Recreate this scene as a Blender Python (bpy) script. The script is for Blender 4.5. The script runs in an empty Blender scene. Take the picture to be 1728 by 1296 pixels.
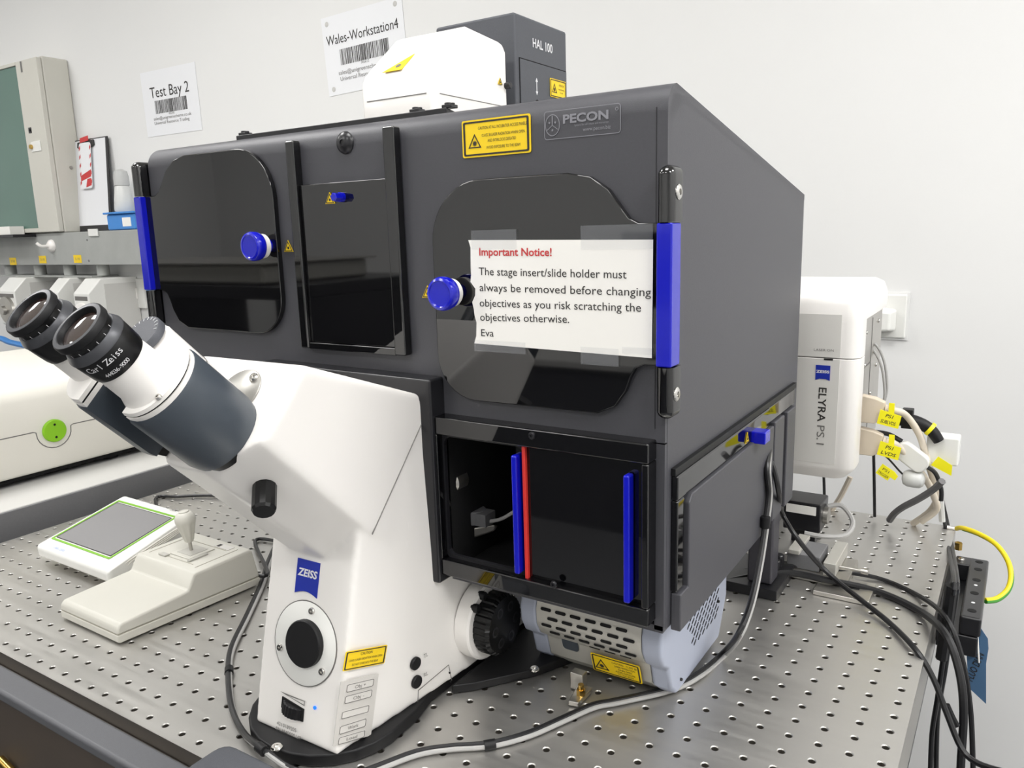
import bpy, bmesh, math, random
from mathutils import Vector as V, Matrix
random.seed(7)
scene = bpy.context.scene
COL = scene.collection

# ------------------------------------------------------------------ camera
CAMLOC = V((0.06878, -0.65318, 0.44618)); CAMROT = (1.377814, 0.029255, 0.570540); FPX = 1335.3
cam = bpy.data.cameras.new('camera'); camo = bpy.data.objects.new('camera', cam); COL.objects.link(camo)
camo.location = CAMLOC; camo.rotation_euler = CAMROT
cam.sensor_width = 36; cam.lens = FPX / 1728 * 36; cam.clip_start = .02; cam.clip_end = 30
scene.camera = camo
# ------------------------------------------------------------------ world, exposure
w = bpy.data.worlds.new('world'); scene.world = w; w.use_nodes = True
w.node_tree.nodes['Background'].inputs[0].default_value = (.9, .95, 1, 1)
w.node_tree.nodes['Background'].inputs[1].default_value = .3
scene.view_settings.view_transform = 'Standard'; scene.view_settings.look = 'None'
scene.view_settings.gamma = 1; scene.view_settings.use_curve_mapping = False
scene.view_settings.exposure = 0.40
# ------------------------------------------------------------------ room lamps (ceiling panels, their diffusers are built further down)
RX0, RX1, RY0, RY1, RZ0, RZ1 = -4.6, 1.9, -3.1, 1.07, -.86, 1.74
PANELS = [(-3.3, -.2, 9.), (-3.3, -2.0, 8.), (-1.7, -.2, 9.), (-1.7, -2.0, 8.), (-.2, -.45, 7.), (-.2, -2.2, 8.), (1.3, -.9, 15.), (1.25, .35, 17.)]
PANEL_AT = ['over the wall cabinet corner', 'over the far end of the opposite bench', 'over the side bench', 'over the raised equipment shelf', 'over the front of the optical table', 'over the desk monitor side of the room', 'beside the right wall', 'in the corner right of the optical table']
for i, (px_, py_, e) in enumerate(PANELS):
    l = bpy.data.lights.new('panel_light', 'AREA'); l.shape = 'SQUARE'; l.size = .58; l.energy = e; l.color = (1, .995, .99)
    lo = bpy.data.objects.new('panel_light', l); COL.objects.link(lo); lo.location = (px_, py_, RZ1 - .03)

# ------------------------------------------------------------------ helpers
def at(p, v, ax=2):
    """point of the place seen at photo pixel p on the plane  axis = v"""
    R = Matrix.Identity(3)
    from mathutils import Euler
    R = Euler(CAMROT, 'XYZ').to_matrix()
    d = R @ V(((p[0] - 864) / FPX, -(p[1] - 648) / FPX, -1))
    return CAMLOC + d * ((v - CAMLOC[ax]) / d[ax])
def lin(h):
    c = [int(h[i:i + 2], 16) / 255 for i in (0, 2, 4)]
    return tuple(x / 12.92 if x <= .04045 else ((x + .055) / 1.055) ** 2.4 for x in c) + (1,)
MATS = {}
def mat(name, col, rough=.5, metal=0., noise=0., nscale=60., bump=0., bscale=400., coat=0., ior=1.5, emit=0., trans=0., alpha=1., stretch=None, rvar=0.):
    if name in MATS: return MATS[name]
    m = bpy.data.materials.new(name); m.use_nodes = True; nt = m.node_tree; b = nt.nodes['Principled BSDF']
    c = lin(col) if isinstance(col, str) else tuple(col) + (1,)
    b.inputs['Base Color'].default_value = c; b.inputs['Roughness'].default_value = rough
    b.inputs['Metallic'].default_value = metal; b.inputs['IOR'].default_value = ior
    b.inputs['Coat Weight'].default_value = coat; b.inputs['Coat Roughness'].default_value = .05
    b.inputs['Transmission Weight'].default_value = trans; b.inputs['Alpha'].default_value = alpha
    if emit: b.inputs['Emission Color'].default_value = c; b.inputs['Emission Strength'].default_value = emit
    if noise or bump or rvar:
        tc = nt.nodes.new('ShaderNodeTexCoord'); src = tc.outputs['Object']
        if stretch:
            mp = nt.nodes.new('ShaderNodeMapping'); mp.inputs['Scale'].default_value = stretch
            nt.links.new(src, mp.inputs[0]); src = mp.outputs[0]
        n = nt.nodes.new('ShaderNodeTexNoise'); n.inputs['Scale'].default_value = nscale; n.inputs['Detail'].default_value = 4
        nt.links.new(src, n.inputs['Vector'])
        if noise:
            mx = nt.nodes.new('ShaderNodeMix'); mx.data_type = 'RGBA'
            mx.inputs[6].default_value = tuple(x * (1 - noise) for x in c[:3]) + (1,)
            mx.inputs[7].default_value = tuple(min(1, x * (1 + noise)) for x in c[:3]) + (1,)
            nt.links.new(n.outputs[0], mx.inputs[0]); nt.links.new(mx.outputs[2], b.inputs['Base Color'])
        if rvar:
            mr = nt.nodes.new('ShaderNodeMapRange'); mr.inputs['From Min'].default_value = .3; mr.inputs['From Max'].default_value = .7
            mr.inputs['To Min'].default_value = rough - rvar; mr.inputs['To Max'].default_value = rough + rvar
            nt.links.new(n.outputs[0], mr.inputs[0]); nt.links.new(mr.outputs[0], b.inputs['Roughness'])
        if bump:
            n2 = nt.nodes.new('ShaderNodeTexNoise'); n2.inputs['Scale'].default_value = bscale
            nt.links.new(tc.outputs['Object'], n2.inputs['Vector'])
            bp = nt.nodes.new('ShaderNodeBump'); bp.inputs['Strength'].default_value = bump; bp.inputs['Distance'].default_value = .001
            nt.links.new(n2.outputs[0], bp.inputs['Height']); nt.links.new(bp.outputs[0], b.inputs['Normal'])
    MATS[name] = m
    return m
M_wall = mat('wall_paint', 'E1E1E0', .7, noise=.015, nscale=3, bump=.04, bscale=250)
M_ceil = mat('ceiling_tile', 'EDECE8', .9, noise=.02, nscale=30)
M_floor = mat('vinyl_floor', '77787A', .45, noise=.1, nscale=80)
M_white = mat('white_casing', 'ECE9E5', .33, noise=.01, nscale=15, coat=.15)
M_offwhite = mat('off_white_casing', 'E2DFD6', .4, noise=.02, nscale=20)
M_cream = mat('cream_plastic', 'CAC8BF', .45, noise=.02, nscale=30, bump=.05, bscale=900)
M_whitegl = mat('glossy_white', 'E4E4E0', .25, noise=.01, nscale=10)
M_inc = mat('black_powder_coat', '444449', .46, noise=.08, nscale=500, bump=.12, bscale=1300)
M_incside = M_inc
M_gloss = mat('black_acrylic', '08080A', .035, noise=.2, nscale=4, ior=1.75)
M_satin = mat('satin_black', '1D1D20', .3, noise=.08, nscale=50)
M_rubber = mat('black_rubber', '101012', .5, noise=.15, nscale=120, ior=1.4)
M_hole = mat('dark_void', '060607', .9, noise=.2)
M_blue = mat('blue_plastic', '0B13B6', .18, noise=.05, nscale=20, coat=.3)
M_red = mat('red_strip', 'D8362F', .4, noise=.03)
M_yel = mat('yellow_label', 'F0CC10', .45, noise=.03, nscale=20)
M_tagy = mat('yellow_tag', 'F4EA12', .4, noise=.04, nscale=30)
M_ink = mat('black_ink', '2A2725', .6, noise=.05)
M_inkred = mat('red_ink', 'C43A3C', .6, noise=.05)
M_inkgrey = mat('grey_ink', '6E6C69', .6, noise=.05)
M_inkwhite = mat('white_ink', 'DADADC', .6, noise=.03)
M_inkblue = mat('pale_blue_ink', '9BB4E4', .6, noise=.03)
M_logo = mat('emblem_blue', '1B2F9E', .35, noise=.05)
M_emb = mat('embossed_grey', '84848A', .5, noise=.05)
M_table = mat('brushed_steel_top', 'C2C0BC', .38, .85, noise=.06, nscale=9, rvar=.06, stretch=(1, 14, 1), bump=.03, bscale=600)
M_holeside = mat('hole_thread_steel', '9A958C', .35, .9, noise=.2, nscale=900)
M_steel = mat('steel', 'B9B6B0', .3, .9, noise=.06, nscale=40)
M_chrome = mat('polished_screw', 'D6D4D0', .16, 1., noise=.04)
M_galv = mat('galvanised_trunking', 'A9ABA8', .55, .25, noise=.13, nscale=14)
M_slate = mat('slate_cover', '3E454D', .38, noise=.05, nscale=60, bump=.05, bscale=1500)
M_dgrey = mat('dark_grey_metal', '727274', .45, 0., noise=.08, nscale=300)
M_frame = mat('frame_grey', '58595D', .5, noise=.08, nscale=500, bump=.1, bscale=900)
M_brown = mat('brown_black_panel', '473F38', .6, noise=.1, nscale=30)
M_bgrey = mat('blue_grey_casing', 'A2A8B8', .42, noise=.02, nscale=30)
M_silver = mat('silver_vent', 'BDBBB4', .4, .35, noise=.03, nscale=60)
M_lamp = mat('lamp_house_grey', '4A4C52', .5, noise=.1, nscale=500, bump=.15, bscale=1200)
M_lens = mat('coated_lens', '2C1C17', .04, noise=.3, nscale=8, ior=1.9, coat=1.)
M_blk = mat('eyepiece_black', '0C0C0D', .33, noise=.1, nscale=100, ior=1.4)
M_ring = mat('eyepiece_grey_ring', '4A4B4F', .35, .3, noise=.05)
M_cabB = mat('black_cable', '18181A', .4, noise=.15, nscale=50)
M_cabG = mat('grey_cable', 'A6A5A3', .4, noise=.05)
M_cabDG = mat('dark_grey_hose', '5C5B5C', .5, noise=.1)
M_cabBe = mat('beige_cable', 'D6CCBC', .45, noise=.04)
M_beige = mat('beige_connector', 'D2C5B2', .45, noise=.04)
M_green = mat('green_trim', '7AB52A', .4, noise=.05)
M_greenb = mat('green_button', '86C21C', .4, noise=.06, nscale=30)
M_earthg = mat('earth_green', '3E8A2E', .4, noise=.05)
M_earthy = mat('earth_yellow', 'EAD21C', .4, noise=.05)
M_screen = mat('display_glass', '8E8D8E', .12, noise=.04, nscale=6)
M_paper = mat('paper', 'EFEDE8', .75, noise=.015, nscale=12)
M_paperb = mat('coated_paper', 'E6E7EA', .5, noise=.01, nscale=12)
M_tape = mat('clear_tape', 'C9CCD2', .12, alpha=.08, noise=.02)
M_teal = mat('tinted_door_glass', '5E7A70', .15, noise=.1, nscale=3)
M_bluew = mat('blue_plastic_tub', '3E86D0', .4, noise=.05)
M_clear = mat('frosted_bottle', 'CFD0CE', .35, noise=.04, nscale=20)
M_tagb = mat('blue_card_tag', '46688A', .6, noise=.06, nscale=20)
M_brass = mat('brass', 'C9A65A', .25, 1., noise=.1)
M_benchtop = mat('bench_top', 'CFCECB', .4, noise=.04, nscale=6)
M_diff = mat('lamp_diffuser', (1, .98, .95), .6, emit=4., noise=.001)
M_ledb = mat('blue_lamp', '1E66E8', .3, emit=1., noise=.01)
M_walnut = M_brown

class B:
    def __init__(s, T=None): s.v = []; s.f = []; s.T = T
    def add(s, vs, fs):
        o = len(s.v)
        s.v += [(s.T @ V(p)) if s.T else V(p) for p in vs]
        s.f += [[o + i for i in f] for f in fs]; return s
    def box(s, x0, x1, y0, y1, z0, z1):
        return s.add([(x0, y0, z0), (x1, y0, z0), (x1, y1, z0), (x0, y1, z0), (x0, y0, z1), (x1, y0, z1), (x1, y1, z1), (x0, y1, z1)],
                     [(0, 3, 2, 1), (4, 5, 6, 7), (0, 1, 5, 4), (1, 2, 6, 5), (2, 3, 7, 6), (3, 0, 4, 7)])
    def prism(s, pts, d):
        d = V(d); n = len(pts); a = [V(p) for p in pts]; nn = V((0, 0, 0))
        for i in range(n): nn += a[i].cross(a[(i + 1) % n])
        if nn.dot(d) > 0: a.reverse()
        return s.add(a + [p + d for p in a], [list(range(n)), list(range(2 * n - 1, n - 1, -1))] + [(i, i + n, (i + 1) % n + n, (i + 1) % n) for i in range(n)])
    def lathe(s, o, ax, prof, n=32, a0=0., x=None, ring=False):
        o = V(o); ax = V(ax).normalized(); x = V(x) if x else ax.orthogonal(); x = (x - ax * x.dot(ax)).normalized(); y = ax.cross(x)
        vs = []; fs = []
        for r, h in prof:
            for i in range(n):
                t = a0 + 2 * math.pi * i / n; vs.append(o + ax * h + (x * math.cos(t) + y * math.sin(t)) * r)
        for k in range(len(prof) - 1):
            for i in range(n):
                j = (i + 1) % n; fs.append((k * n + i, k * n + j, (k + 1) * n + j, (k + 1) * n + i))
        if ring: fs += [((len(prof) - 1) * n + i, (len(prof) - 1) * n + (i + 1) % n, (i + 1) % n, i) for i in range(n)]
        else: fs.append(list(range(n - 1, -1, -1))); fs.append(list(range((len(prof) - 1) * n, len(prof) * n)))
        return s.add(vs, fs)
    def cyl(s, p0, p1, r0, r1=None, n=24, c=0.):
        p0 = V(p0); p1 = V(p1); L = (p1 - p0).length; r1 = r0 if r1 is None else r1
        pr = [(r0, 0), (r1, L)] if not c else [(r0 - c, 0), (r0, c), (r1, L - c), (r1 - c, L)]
        return s.lathe(p0, p1 - p0, pr, n)
    def hull(s, pts):
        bm = bmesh.new()
        for p in pts: bm.verts.new(p)
        r = bmesh.ops.convex_hull(bm, input=bm.verts)
        bmesh.ops.delete(bm, geom=[g for g in r['geom_interior'] if isinstance(g, bmesh.types.BMVert)], context='VERTS')
        bmesh.ops.dissolve_limit(bm, angle_limit=.001, verts=bm.verts, edges=bm.edges)
        bmesh.ops.recalc_face_normals(bm, faces=bm.faces)
        bm.verts.index_update(); s.add([v.co.copy() for v in bm.verts], [[v.index for v in f.verts] for f in bm.faces]); bm.free(); return s
    def tube(s, path, r, n=8, sm=5):
        P = spline(path, sm); rings = []; up = None
        for i, p in enumerate(P):
            t = (P[min(i + 1, len(P) - 1)] - P[max(i - 1, 0)]).normalized()
            up = (t.orthogonal() if up is None else (up - t * up.dot(t))).normalized(); y = t.cross(up)
            rr = r(i / (len(P) - 1)) if callable(r) else r
            rings.append([p + (up * math.cos(2 * math.pi * k / n) + y * math.sin(2 * math.pi * k / n)) * rr for k in range(n)])
        return s.loft(rings)
    def loft(s, rings):
        n = len(rings[0]); m = len(rings); fs = []
        for k in range(m - 1):
            for i in range(n): j = (i + 1) % n; fs.append((k * n + i, k * n + j, (k + 1) * n + j, (k + 1) * n + i))
        fs += [list(range(n - 1, -1, -1)), list(range((m - 1) * n, m * n))]
        return s.add([p for r in rings for p in r], fs)
def spline(path, k=5):
    P = [V(p) for p in path]
    if len(P) < 3 or k < 2: return P
    out = []
    for i in range(len(P) - 1):
        a = P[max(i - 1, 0)]; b = P[i]; c = P[i + 1]; d = P[min(i + 2, len(P) - 1)]
        for t in [j / k for j in range(k)]:
            out.append(.5 * (2 * b + (c - a) * t + (2 * a - 5 * b + 4 * c - d) * t * t + (3 * b - a - 3 * c + d) * t ** 3))
    return out + [P[-1]]
OFF = {}
def off(p): return OFF.get(p.name, V((0, 0, 0))) if p else V((0, 0, 0))
def thing(name, label, cat, loc=(0, 0, 0), group=None):
    o = bpy.data.objects.new(name, None); COL.objects.link(o); o.location = loc; o.empty_display_size = .02
    o['label'] = label; o['category'] = cat
    if group: o['group'] = group
    OFF[o.name] = V(loc); return o
def tag(o, label, cat, group=None):
    o['label'] = label; o['category'] = cat
    if group: o['group'] = group
    return o
def obj(name, b, m, parent=None, bevel=0., seg=2, smooth=40, label=None, kind=None, orig=None):
    L = off(parent) if parent else (V(orig) if orig else V((0, 0, 0)))
    me = bpy.data.meshes.new(name); me.from_pydata([p - L for p in b.v], [], b.f); me.update()
    if m: me.materials.append(m)
    o = bpy.data.objects.new(name, me); COL.objects.link(o)
    if parent: o.parent = parent; OFF[o.name] = L
    elif orig: o.location = L
    if smooth:
        me.polygons.foreach_set('use_smooth', [True] * len(me.polygons)); me.set_sharp_from_angle(angle=math.radians(smooth))
    if bevel:
        d = o.modifiers.new('bevel', 'BEVEL'); d.width = bevel; d.segments = seg; d.limit_method = 'ANGLE'; d.angle_limit = math.radians(35); d.harden_normals = True
    if label: o['label'] = label
    if kind: o['kind'] = kind
    return o
def struct(name, b, m, bevel=0.): return obj(name, b, m, None, bevel, kind='structure')
X, Y, Z = V((1, 0, 0)), V((0, 1, 0)), V((0, 0, 1))
def text(parent, s, o, r, u, h, m, wdt=None, align='CENTER', bold=0., name='lettering', depth=.00015, shear=0.):
    cu = bpy.data.curves.new('t', 'FONT'); cu.body = s; cu.size = 1; cu.align_x = align; cu.offset = bold; cu.shear = shear; cu.space_line = 1.; cu.resolution_u = 3
    t = bpy.data.objects.new('t', cu); COL.objects.link(t)
    me = bpy.data.meshes.new_from_object(t.evaluated_get(bpy.context.evaluated_depsgraph_get()))
    bpy.data.objects.remove(t); bpy.data.curves.remove(cu)
    xs = [v.co.x for v in me.vertices]; sx = h / .73
    if not xs: return None
    if wdt: sx = wdt / (max(xs) - min(xs))
    L = off(parent); r = V(r).normalized(); u = V(u).normalized(); n = r.cross(u); o = V(o)
    for v in me.vertices: v.co = o + r * (v.co.x * sx) + u * (v.co.y * h / .73) + n * depth - L
    me.materials.clear(); me.materials.append(m); me.name = name
    ob = bpy.data.objects.new(name, me); COL.objects.link(ob); ob.parent = parent; OFF[ob.name] = L
    return ob
def plate2d(parent, name, o, r, u, pts, m, t=.0006, bevel=0., lift=0., label=None):
    """flat piece with outline pts (a,b) in the frame o,r,u; thickness t outward"""
    r = V(r).normalized(); u = V(u).normalized(); n = r.cross(u); o = V(o) + n * lift
    return obj(name, B().prism([o + r * a + u * b for a, b in pts], n * t), m, parent, bevel, label=label)
def rrect(w, h, r, k=4, cx=0, cy=0):
    out = []
    for (sx, sy, a0) in ((1, 1, 0), (-1, 1, 90), (-1, -1, 180), (1, -1, 270)):
        for i in range(k + 1):
            a = math.radians(a0 + 90 * i / k); out.append((cx + sx * (w / 2 - r) + r * math.cos(a), cy + sy * (h / 2 - r) + r * math.sin(a)))
    return out
def ring2d(parent, name, o, r, u, outer, inner, m, t=.0003, lift=0.):
    r = V(r).normalized(); u = V(u).normalized(); n = r.cross(u); o = V(o) + n * lift; k = len(outer)
    P = lambda q, d: o + r * q[0] + u * q[1] + n * d
    b = B(); b.add([P(q, t) for q in outer] + [P(q, t) for q in inner] + [P(q, 0) for q in outer] + [P(q, 0) for q in inner],
        [(i, (i + 1) % k, k + (i + 1) % k, k + i) for i in range(k)] + [(2 * k + i, 2 * k + (i + 1) % k, (i + 1) % k, i) for i in range(k)] + [(k + i, k + (i + 1) % k, 3 * k + (i + 1) % k, 3 * k + i) for i in range(k)])
    return obj(name, b, m, parent, smooth=0)
def scale2(p, s, c=None):
    c = c or (sum(a for a, _ in p) / len(p), sum(b for _, b in p) / len(p))
    return [(c[0] + (a - c[0]) * s, c[1] + (b - c[1]) * s) for a, b in p]
def warn_tri(parent, o, r, u, s, m=None):
    """small warning triangle sticker"""
    T = [(-s * .5, -s * .43), (s * .5, -s * .43), (0, s * .43)]
    p = plate2d(parent, 'warning_sticker', o, r, u, T, M_yel, .0005)
    ring2d(p, 'border', o, r, u, scale2(T, .86), scale2(T, .66), M_ink, .0002, .0006)
    n = V(r).cross(V(u))
    plate2d(p, 'symbol', V(o) - V(u) * s * .14, r, u, [(s * .1 * math.cos(i * .785), s * .1 * math.sin(i * .785)) for i in range(8)], M_ink, .0002, lift=.0006)
    return p
def caution(parent, o, r, u, w, h, lines, tri=None, border=True):
    """yellow label centred at o; lines = [(text, dx, dy, height, width)] relative to w,h"""
    p = plate2d(parent, 'caution_label', o, r, u, rrect(w, h, h * .06), M_yel, .0005)
    if border: ring2d(p, 'border', o, r, u, rrect(w * .955, h * .91, h * .05), rrect(w * .9, h * .82, h * .03), M_ink, .0002, .0006)
    r_ = V(r).normalized(); u_ = V(u).normalized()
    if tri:
        tx, ty, s = tri; c = V(o) + r_ * tx * w + u_ * ty * h; s *= h
        T = [(-s * .52, -s * .43), (s * .52, -s * .43), (0, s * .47)]
        ring2d(p, 'warning_triangle', c, r, u, T, scale2(T, .76), M_ink, .0002, .0006)
        st = []
        for i in range(24):
            a = i * math.pi / 12; q = s * (.2 if i % 2 == 0 else .1); st.append((q * math.cos(a), q * math.sin(a) - s * .14))
        plate2d(p, 'sunburst', c, r, u, st, M_ink, .0002, lift=.0006)
    for (t, dx, dy, hh, ww) in lines:
        text(p, t, V(o) + r_ * dx * w + u_ * dy * h, r_, u_, hh * h, M_ink, ww * w, depth=.0008)
    return p
def screw(parent, o, n, r, name='screw', m=None, h=.0022, slot=True):
    n = V(n).normalized(); o = V(o)
    s = obj(name, B().lathe(o, n, [(r, 0), (r, h * .5), (r * .8, h), (r * .42, h), (r * .4, h * .4)], 16), m or M_chrome, parent)
    return s
def cable(name, paths, r, m, label, cat='cable', group=None, n=8, sm=5):
    b = B()
    for p in paths: b.tube(p, r, n, sm)
    o0 = V(paths[0][0]); o = obj(name, b, m, None, orig=o0); return tag(o, label, cat, group)

# ================================================================== THE ROOM
t_ = .1
struct('wall_back', B().box(RX0 - t_, RX1 + t_, RY1, RY1 + t_, RZ0, RZ1), M_wall)
struct('wall_front', B().box(RX0 - t_, RX1 + t_, RY0 - t_, RY0, RZ0, RZ1), M_wall)
struct('wall_left', B().box(RX0 - t_, RX0, RY0, RY1, RZ0, RZ1), M_wall)
struct('wall_right', B().box(RX1, RX1 + t_, RY0, RY1, RZ0, RZ1), M_wall)
struct('floor', B().box(RX0 - t_, RX1 + t_, RY0 - t_, RY1 + t_, RZ0 - t_, RZ0), M_floor)
struct('ceiling', B().box(RX0 - t_, RX1 + t_, RY0 - t_, RY1 + t_, RZ1, RZ1 + t_), M_ceil)
struct('baseboard_back', B().box(RX0, RX1, RY1 - .012, RY1, RZ0, RZ0 + .1), M_offwhite, .003)
for k_, (x, y, e) in enumerate(PANELS):
    c = thing('ceiling_light', 'square white panel lamp in the ceiling ' + PANEL_AT[k_], 'ceiling lamp', (x, y, RZ1 - .02), 'ceiling panel lamps')
    obj('diffuser', B().box(x - .29, x + .29, y - .29, y + .29, RZ1 - .016, RZ1 - .004), M_diff, c)
    b = B()
    for (a0, a1, b0, b1) in ((-.31, -.29, -.31, .31), (.29, .31, -.31, .31), (-.29, .29, -.31, -.29), (-.29, .29, .29, .31)):
        b.box(x + a0, x + a1, y + b0, y + b1, RZ1 - .02, RZ1)
    obj('frame', b, M_white, c)

# ================================================================== OPTICAL TABLE
TX0, TX1, TY0, TY1 = -1.2125, .0125, -.2875, .6125
tb = thing('optical_table', 'steel optical table with a grid of threaded holes and dark grey front rail', 'table', (-.6, .16, RZ0))
b = B(); N = 12; g = .0125
for i in range(-48, 1):
    for j in range(-11, 25):
        cx, cy = i * .025, j * .025; vs = []
        sq = []
        for k in range(N):
            a = 2 * math.pi * k / N; c, s = math.cos(a), math.sin(a); q = g / max(abs(c), abs(s)); sq.append((cx + c * q, cy + s * q, 0))
        rings = [sq] + [[(cx + rr * math.cos(2 * math.pi * k / N), cy + rr * math.sin(2 * math.pi * k / N), zz) for k in range(N)] for rr, zz in ((.0038, 0), (.0030, -.0009))]
        vs = [p for r_ in rings for p in r_]; fs = []
        for m_ in range(2):
            for k in range(N): l = (k + 1) % N; fs.append((m_ * N + k, m_ * N + l, (m_ + 1) * N + l, (m_ + 1) * N + k))
        b.add(vs, fs)
        # square corners of the cell (12-gon does not reach them)
        o = len(b.v)
        for (k, sx, sy) in ((1, 1, 1), (4, -1, 1), (7, -1, -1), (10, 1, -1)):
            b.add([sq[k], (cx + sx * g, cy + sy * g, 0), sq[k + 1]], [(0, 1, 2)])
obj('top_plate', b, M_table, tb, smooth=30)
b = B()
for i in range(-48, 1):
    for j in range(-11, 25):
        cx, cy = i * .025, j * .025
        R1 = [(cx + .0030 * math.cos(2 * math.pi * k / 10), cy + .0030 * math.sin(2 * math.pi * k / 10)) for k in range(10)]
        b.add([(p[0], p[1], -.0007) for p in R1] + [(p[0], p[1], -.012) for p in R1], [((k + 1) % 10, k, 10 + k, 10 + (k + 1) % 10) for k in range(10)] + [list(range(10, 20))])
h_ = obj('threaded_hole_walls', b, M_holeside, tb, kind='stuff')
b = B()
for (a0, a1, b0, b1) in ((TX0, TX1, TY0, TY0 + .003), (TX0, TX1, TY1 - .003, TY1), (TX0, TX0 + .003, TY0, TY1), (TX1 - .003, TX1, TY0, TY1)):
    b.box(a0, a1, b0, b1, -.058, -.0002)
obj('side_band', b, M_steel, tb)
obj('bottom_plate', B().box(TX0 + .003, TX1 - .003, TY0 + .003, TY1 - .003, -.06, -.055), M_dgrey, tb)
obj('front_rail', B().box(TX0 - .02, -.18, -.3265, -.2985, -.014, -.001), M_frame, tb, .004, 3)
obj('rail_channel', B().box(TX0, -.18, -.305, -.288, -.05, -.016), M_brown, tb)
obj('front_panel', B().box(TX0, -.16, -.3235, -.306, -.62, -.0142), M_brown, tb)
for x in (TX0 + .06, TX1 - .07):
    for y in (TY0 + .06, TY1 - .07):
        obj('leg', B().box(x - .035, x + .035, y - .035, y + .035, RZ0, -.1), M_satin, tb, .004)
obj('apron_frame', B().box(TX0 + .02, TX1 - .02, TY0 + .02, TY0 + .06, -.12, -.06).box(TX0 + .02, TX1 - .02, TY1 - .06, TY1 - .02, -.12, -.06)
    .box(TX0 + .02, TX0 + .06, TY0, TY1 - .06, -.12, -.06).box(TX1 - .045, TX1 - .006, TY0 + .06, TY1 - .06, -.12, -.06), M_satin, tb)
for k, px_ in enumerate(((3, 1288), (20, 1286))):
    p = at(px_, -.3245, 1)
    obj('brass_fitting', B().cyl(p + V((-.012, -.006, .003)), p + V((.012, -.006, -.003)), .0045, c=.001), M_brass, tb)
# rounded pad on the front rail
pad = obj('arm_pad', B().prism([V((-.445 + a, -.302 + b_, -.0005)) for a, b_ in rrect(.075, .05, .014)], (0, 0, .02)), M_lamp, None, .006, 3, orig=(-.445, -.302, 0))
tag(pad, 'dark grey rounded pad clamped over the table front rail', 'pad')

# ================================================================== WHITE INVERTED MICROSCOPE
XC = -.447
mi = thing('inverted_microscope', 'white inverted microscope with black twin eyepieces and slate tube covers', 'microscope', (XC, -.1, 0))
def TV(x, T, Vv): return V((x, (Vv - T) / 2, (Vv + T) / 2))
hb = B()
sec = [(-.063, .1076), (.062, .1076), (.062, .0126), (.022, -.032), (-.022, -.032), (-.063, .0126)]
hb.hull([TV(XC + a, T, q) for a, q in sec for T in (.592, .30)])
hb.hull([V((XC + sx * .0625, y, z)) for sx in (-1, 1) for y, z in ((-.288, .302), (-.2435, .3505), (-.108, .3015), (-.108, .17), (-.17, .187))])
hb.hull([V((XC + sx * .0625, y, z)) for sx in (-1, 1) for y, z in ((-.125, .2935), (.06, .2935), (.06, .17), (-.125, .17))])
hb.hull([V(p) for p in ((-.491, -.2395, .011), (-.391, -.2365, .011), (-.374, -.07, .011), (-.374, .06, .011), (-.52, .06, .011), (-.515, -.07, .011),
      (-.494, -.192, .205), (-.389, -.192, .205), (-.3845, -.14, .25), (-.3845, .06, .25), (-.5095, .06, .25), (-.5095, -.14, .25))])
tmp = obj('stand_raw', hb, M_white, None, smooth=0)
rm = tmp.modifiers.new('r', 'REMESH'); rm.mode = 'VOXEL'; rm.voxel_size = .0024
sm = tmp.modifiers.new('s', 'SMOOTH'); sm.factor = .5; sm.iterations = 9
dg = bpy.context.evaluated_depsgraph_get(); dg.update()
me = bpy.data.meshes.new_from_object(tmp.evaluated_get(dg)); bpy.data.objects.remove(tmp)
for v in me.vertices: v.co -= OFF[mi.name]
me.polygons.foreach_set('use_smooth', [True] * len(me.polygons))
so = bpy.data.objects.new('stand', me); COL.objects.link(so); so.parent = mi; OFF[so.name] = OFF[mi.name]
# base plate
pl = []
for i in range(13):
    a = math.pi + math.pi * i / 12; pl.append((-.449 + .077 * math.cos(a), -.188 + .069 * math.sin(a)))
bp = B().prism([V((x, y, .0003)) for x, y in pl] + [V((-.3735, -.15, .0003)), V((-.381, -.12, .0003)), V((-.376, .12, .0003)), V((-.526, .12, .0003))], (0, 0, .0115))
obj('base_plate', bp, M_rubber, mi, .002)
obj('side_foot', B().prism([V((x, y, .0004)) for x, y in ((-.372, -.1), (-.356, -.085), (-.318, -.035), (-.29, .02), (-.29, .12), (-.37, .12))], (0, 0, .009)), M_rubber, mi, .0015)
screw(mi, at((467, 1262), .012), Z, .0052); screw(mi, at((902, 1130), .0095), Z, .005)
# front face frame (slightly leaning back)
FR = V((1, .03, 0)).normalized(); FU = V((0, .0455, .19)).normalized(); FN = FR.cross(FU)
F0 = V((-.441, -.2385, .011))
def fp(px_):   # point on the leaning front face
    d = (at(px_, 0) - CAMLOC); d.normalize(); return CAMLOC + d * ((F0 - CAMLOC).dot(FN) / d.dot(FN)) + FN * .0006
c = fp((516, 1085))
pd = obj('port_plate', B().lathe(c - FN * .002, FN, [(.0365, 0), (.0365, .0026), (.036, .003)], 44), M_whitegl, mi)
obj('port_groove_shade', B().lathe(c - FN * .002, FN, [(.0374, 0), (.0374, .0024), (.0364, .0024), (.0364, 0)], 44, ring=True), M_inkgrey, pd)  # grey ring paints the shade in the groove round the plate
obj('port_cap', B().lathe(c + FR * .002 + FU * .001, FN, [(.0206, .0006), (.0206, .0055), (.0196, .0066)], 36), M_rubber, mi)
for a in (80, 200, 322):
    a = math.radians(a); screw(mi, c + FR * .0302 * math.cos(a) + FU * .0302 * math.sin(a) + FN * .0008, FN, .0033)
lg = fp((520, 975))
W_ = .0135; pts = [(-W_, .0155), (W_, .0155), (W_, -.0155)] + [(W_ - 2 * W_ * i / 8, -.0155 + .0035 * math.sin(math.pi * i / 8)) for i in range(1, 8)] + [(-W_, -.0155)]
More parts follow.
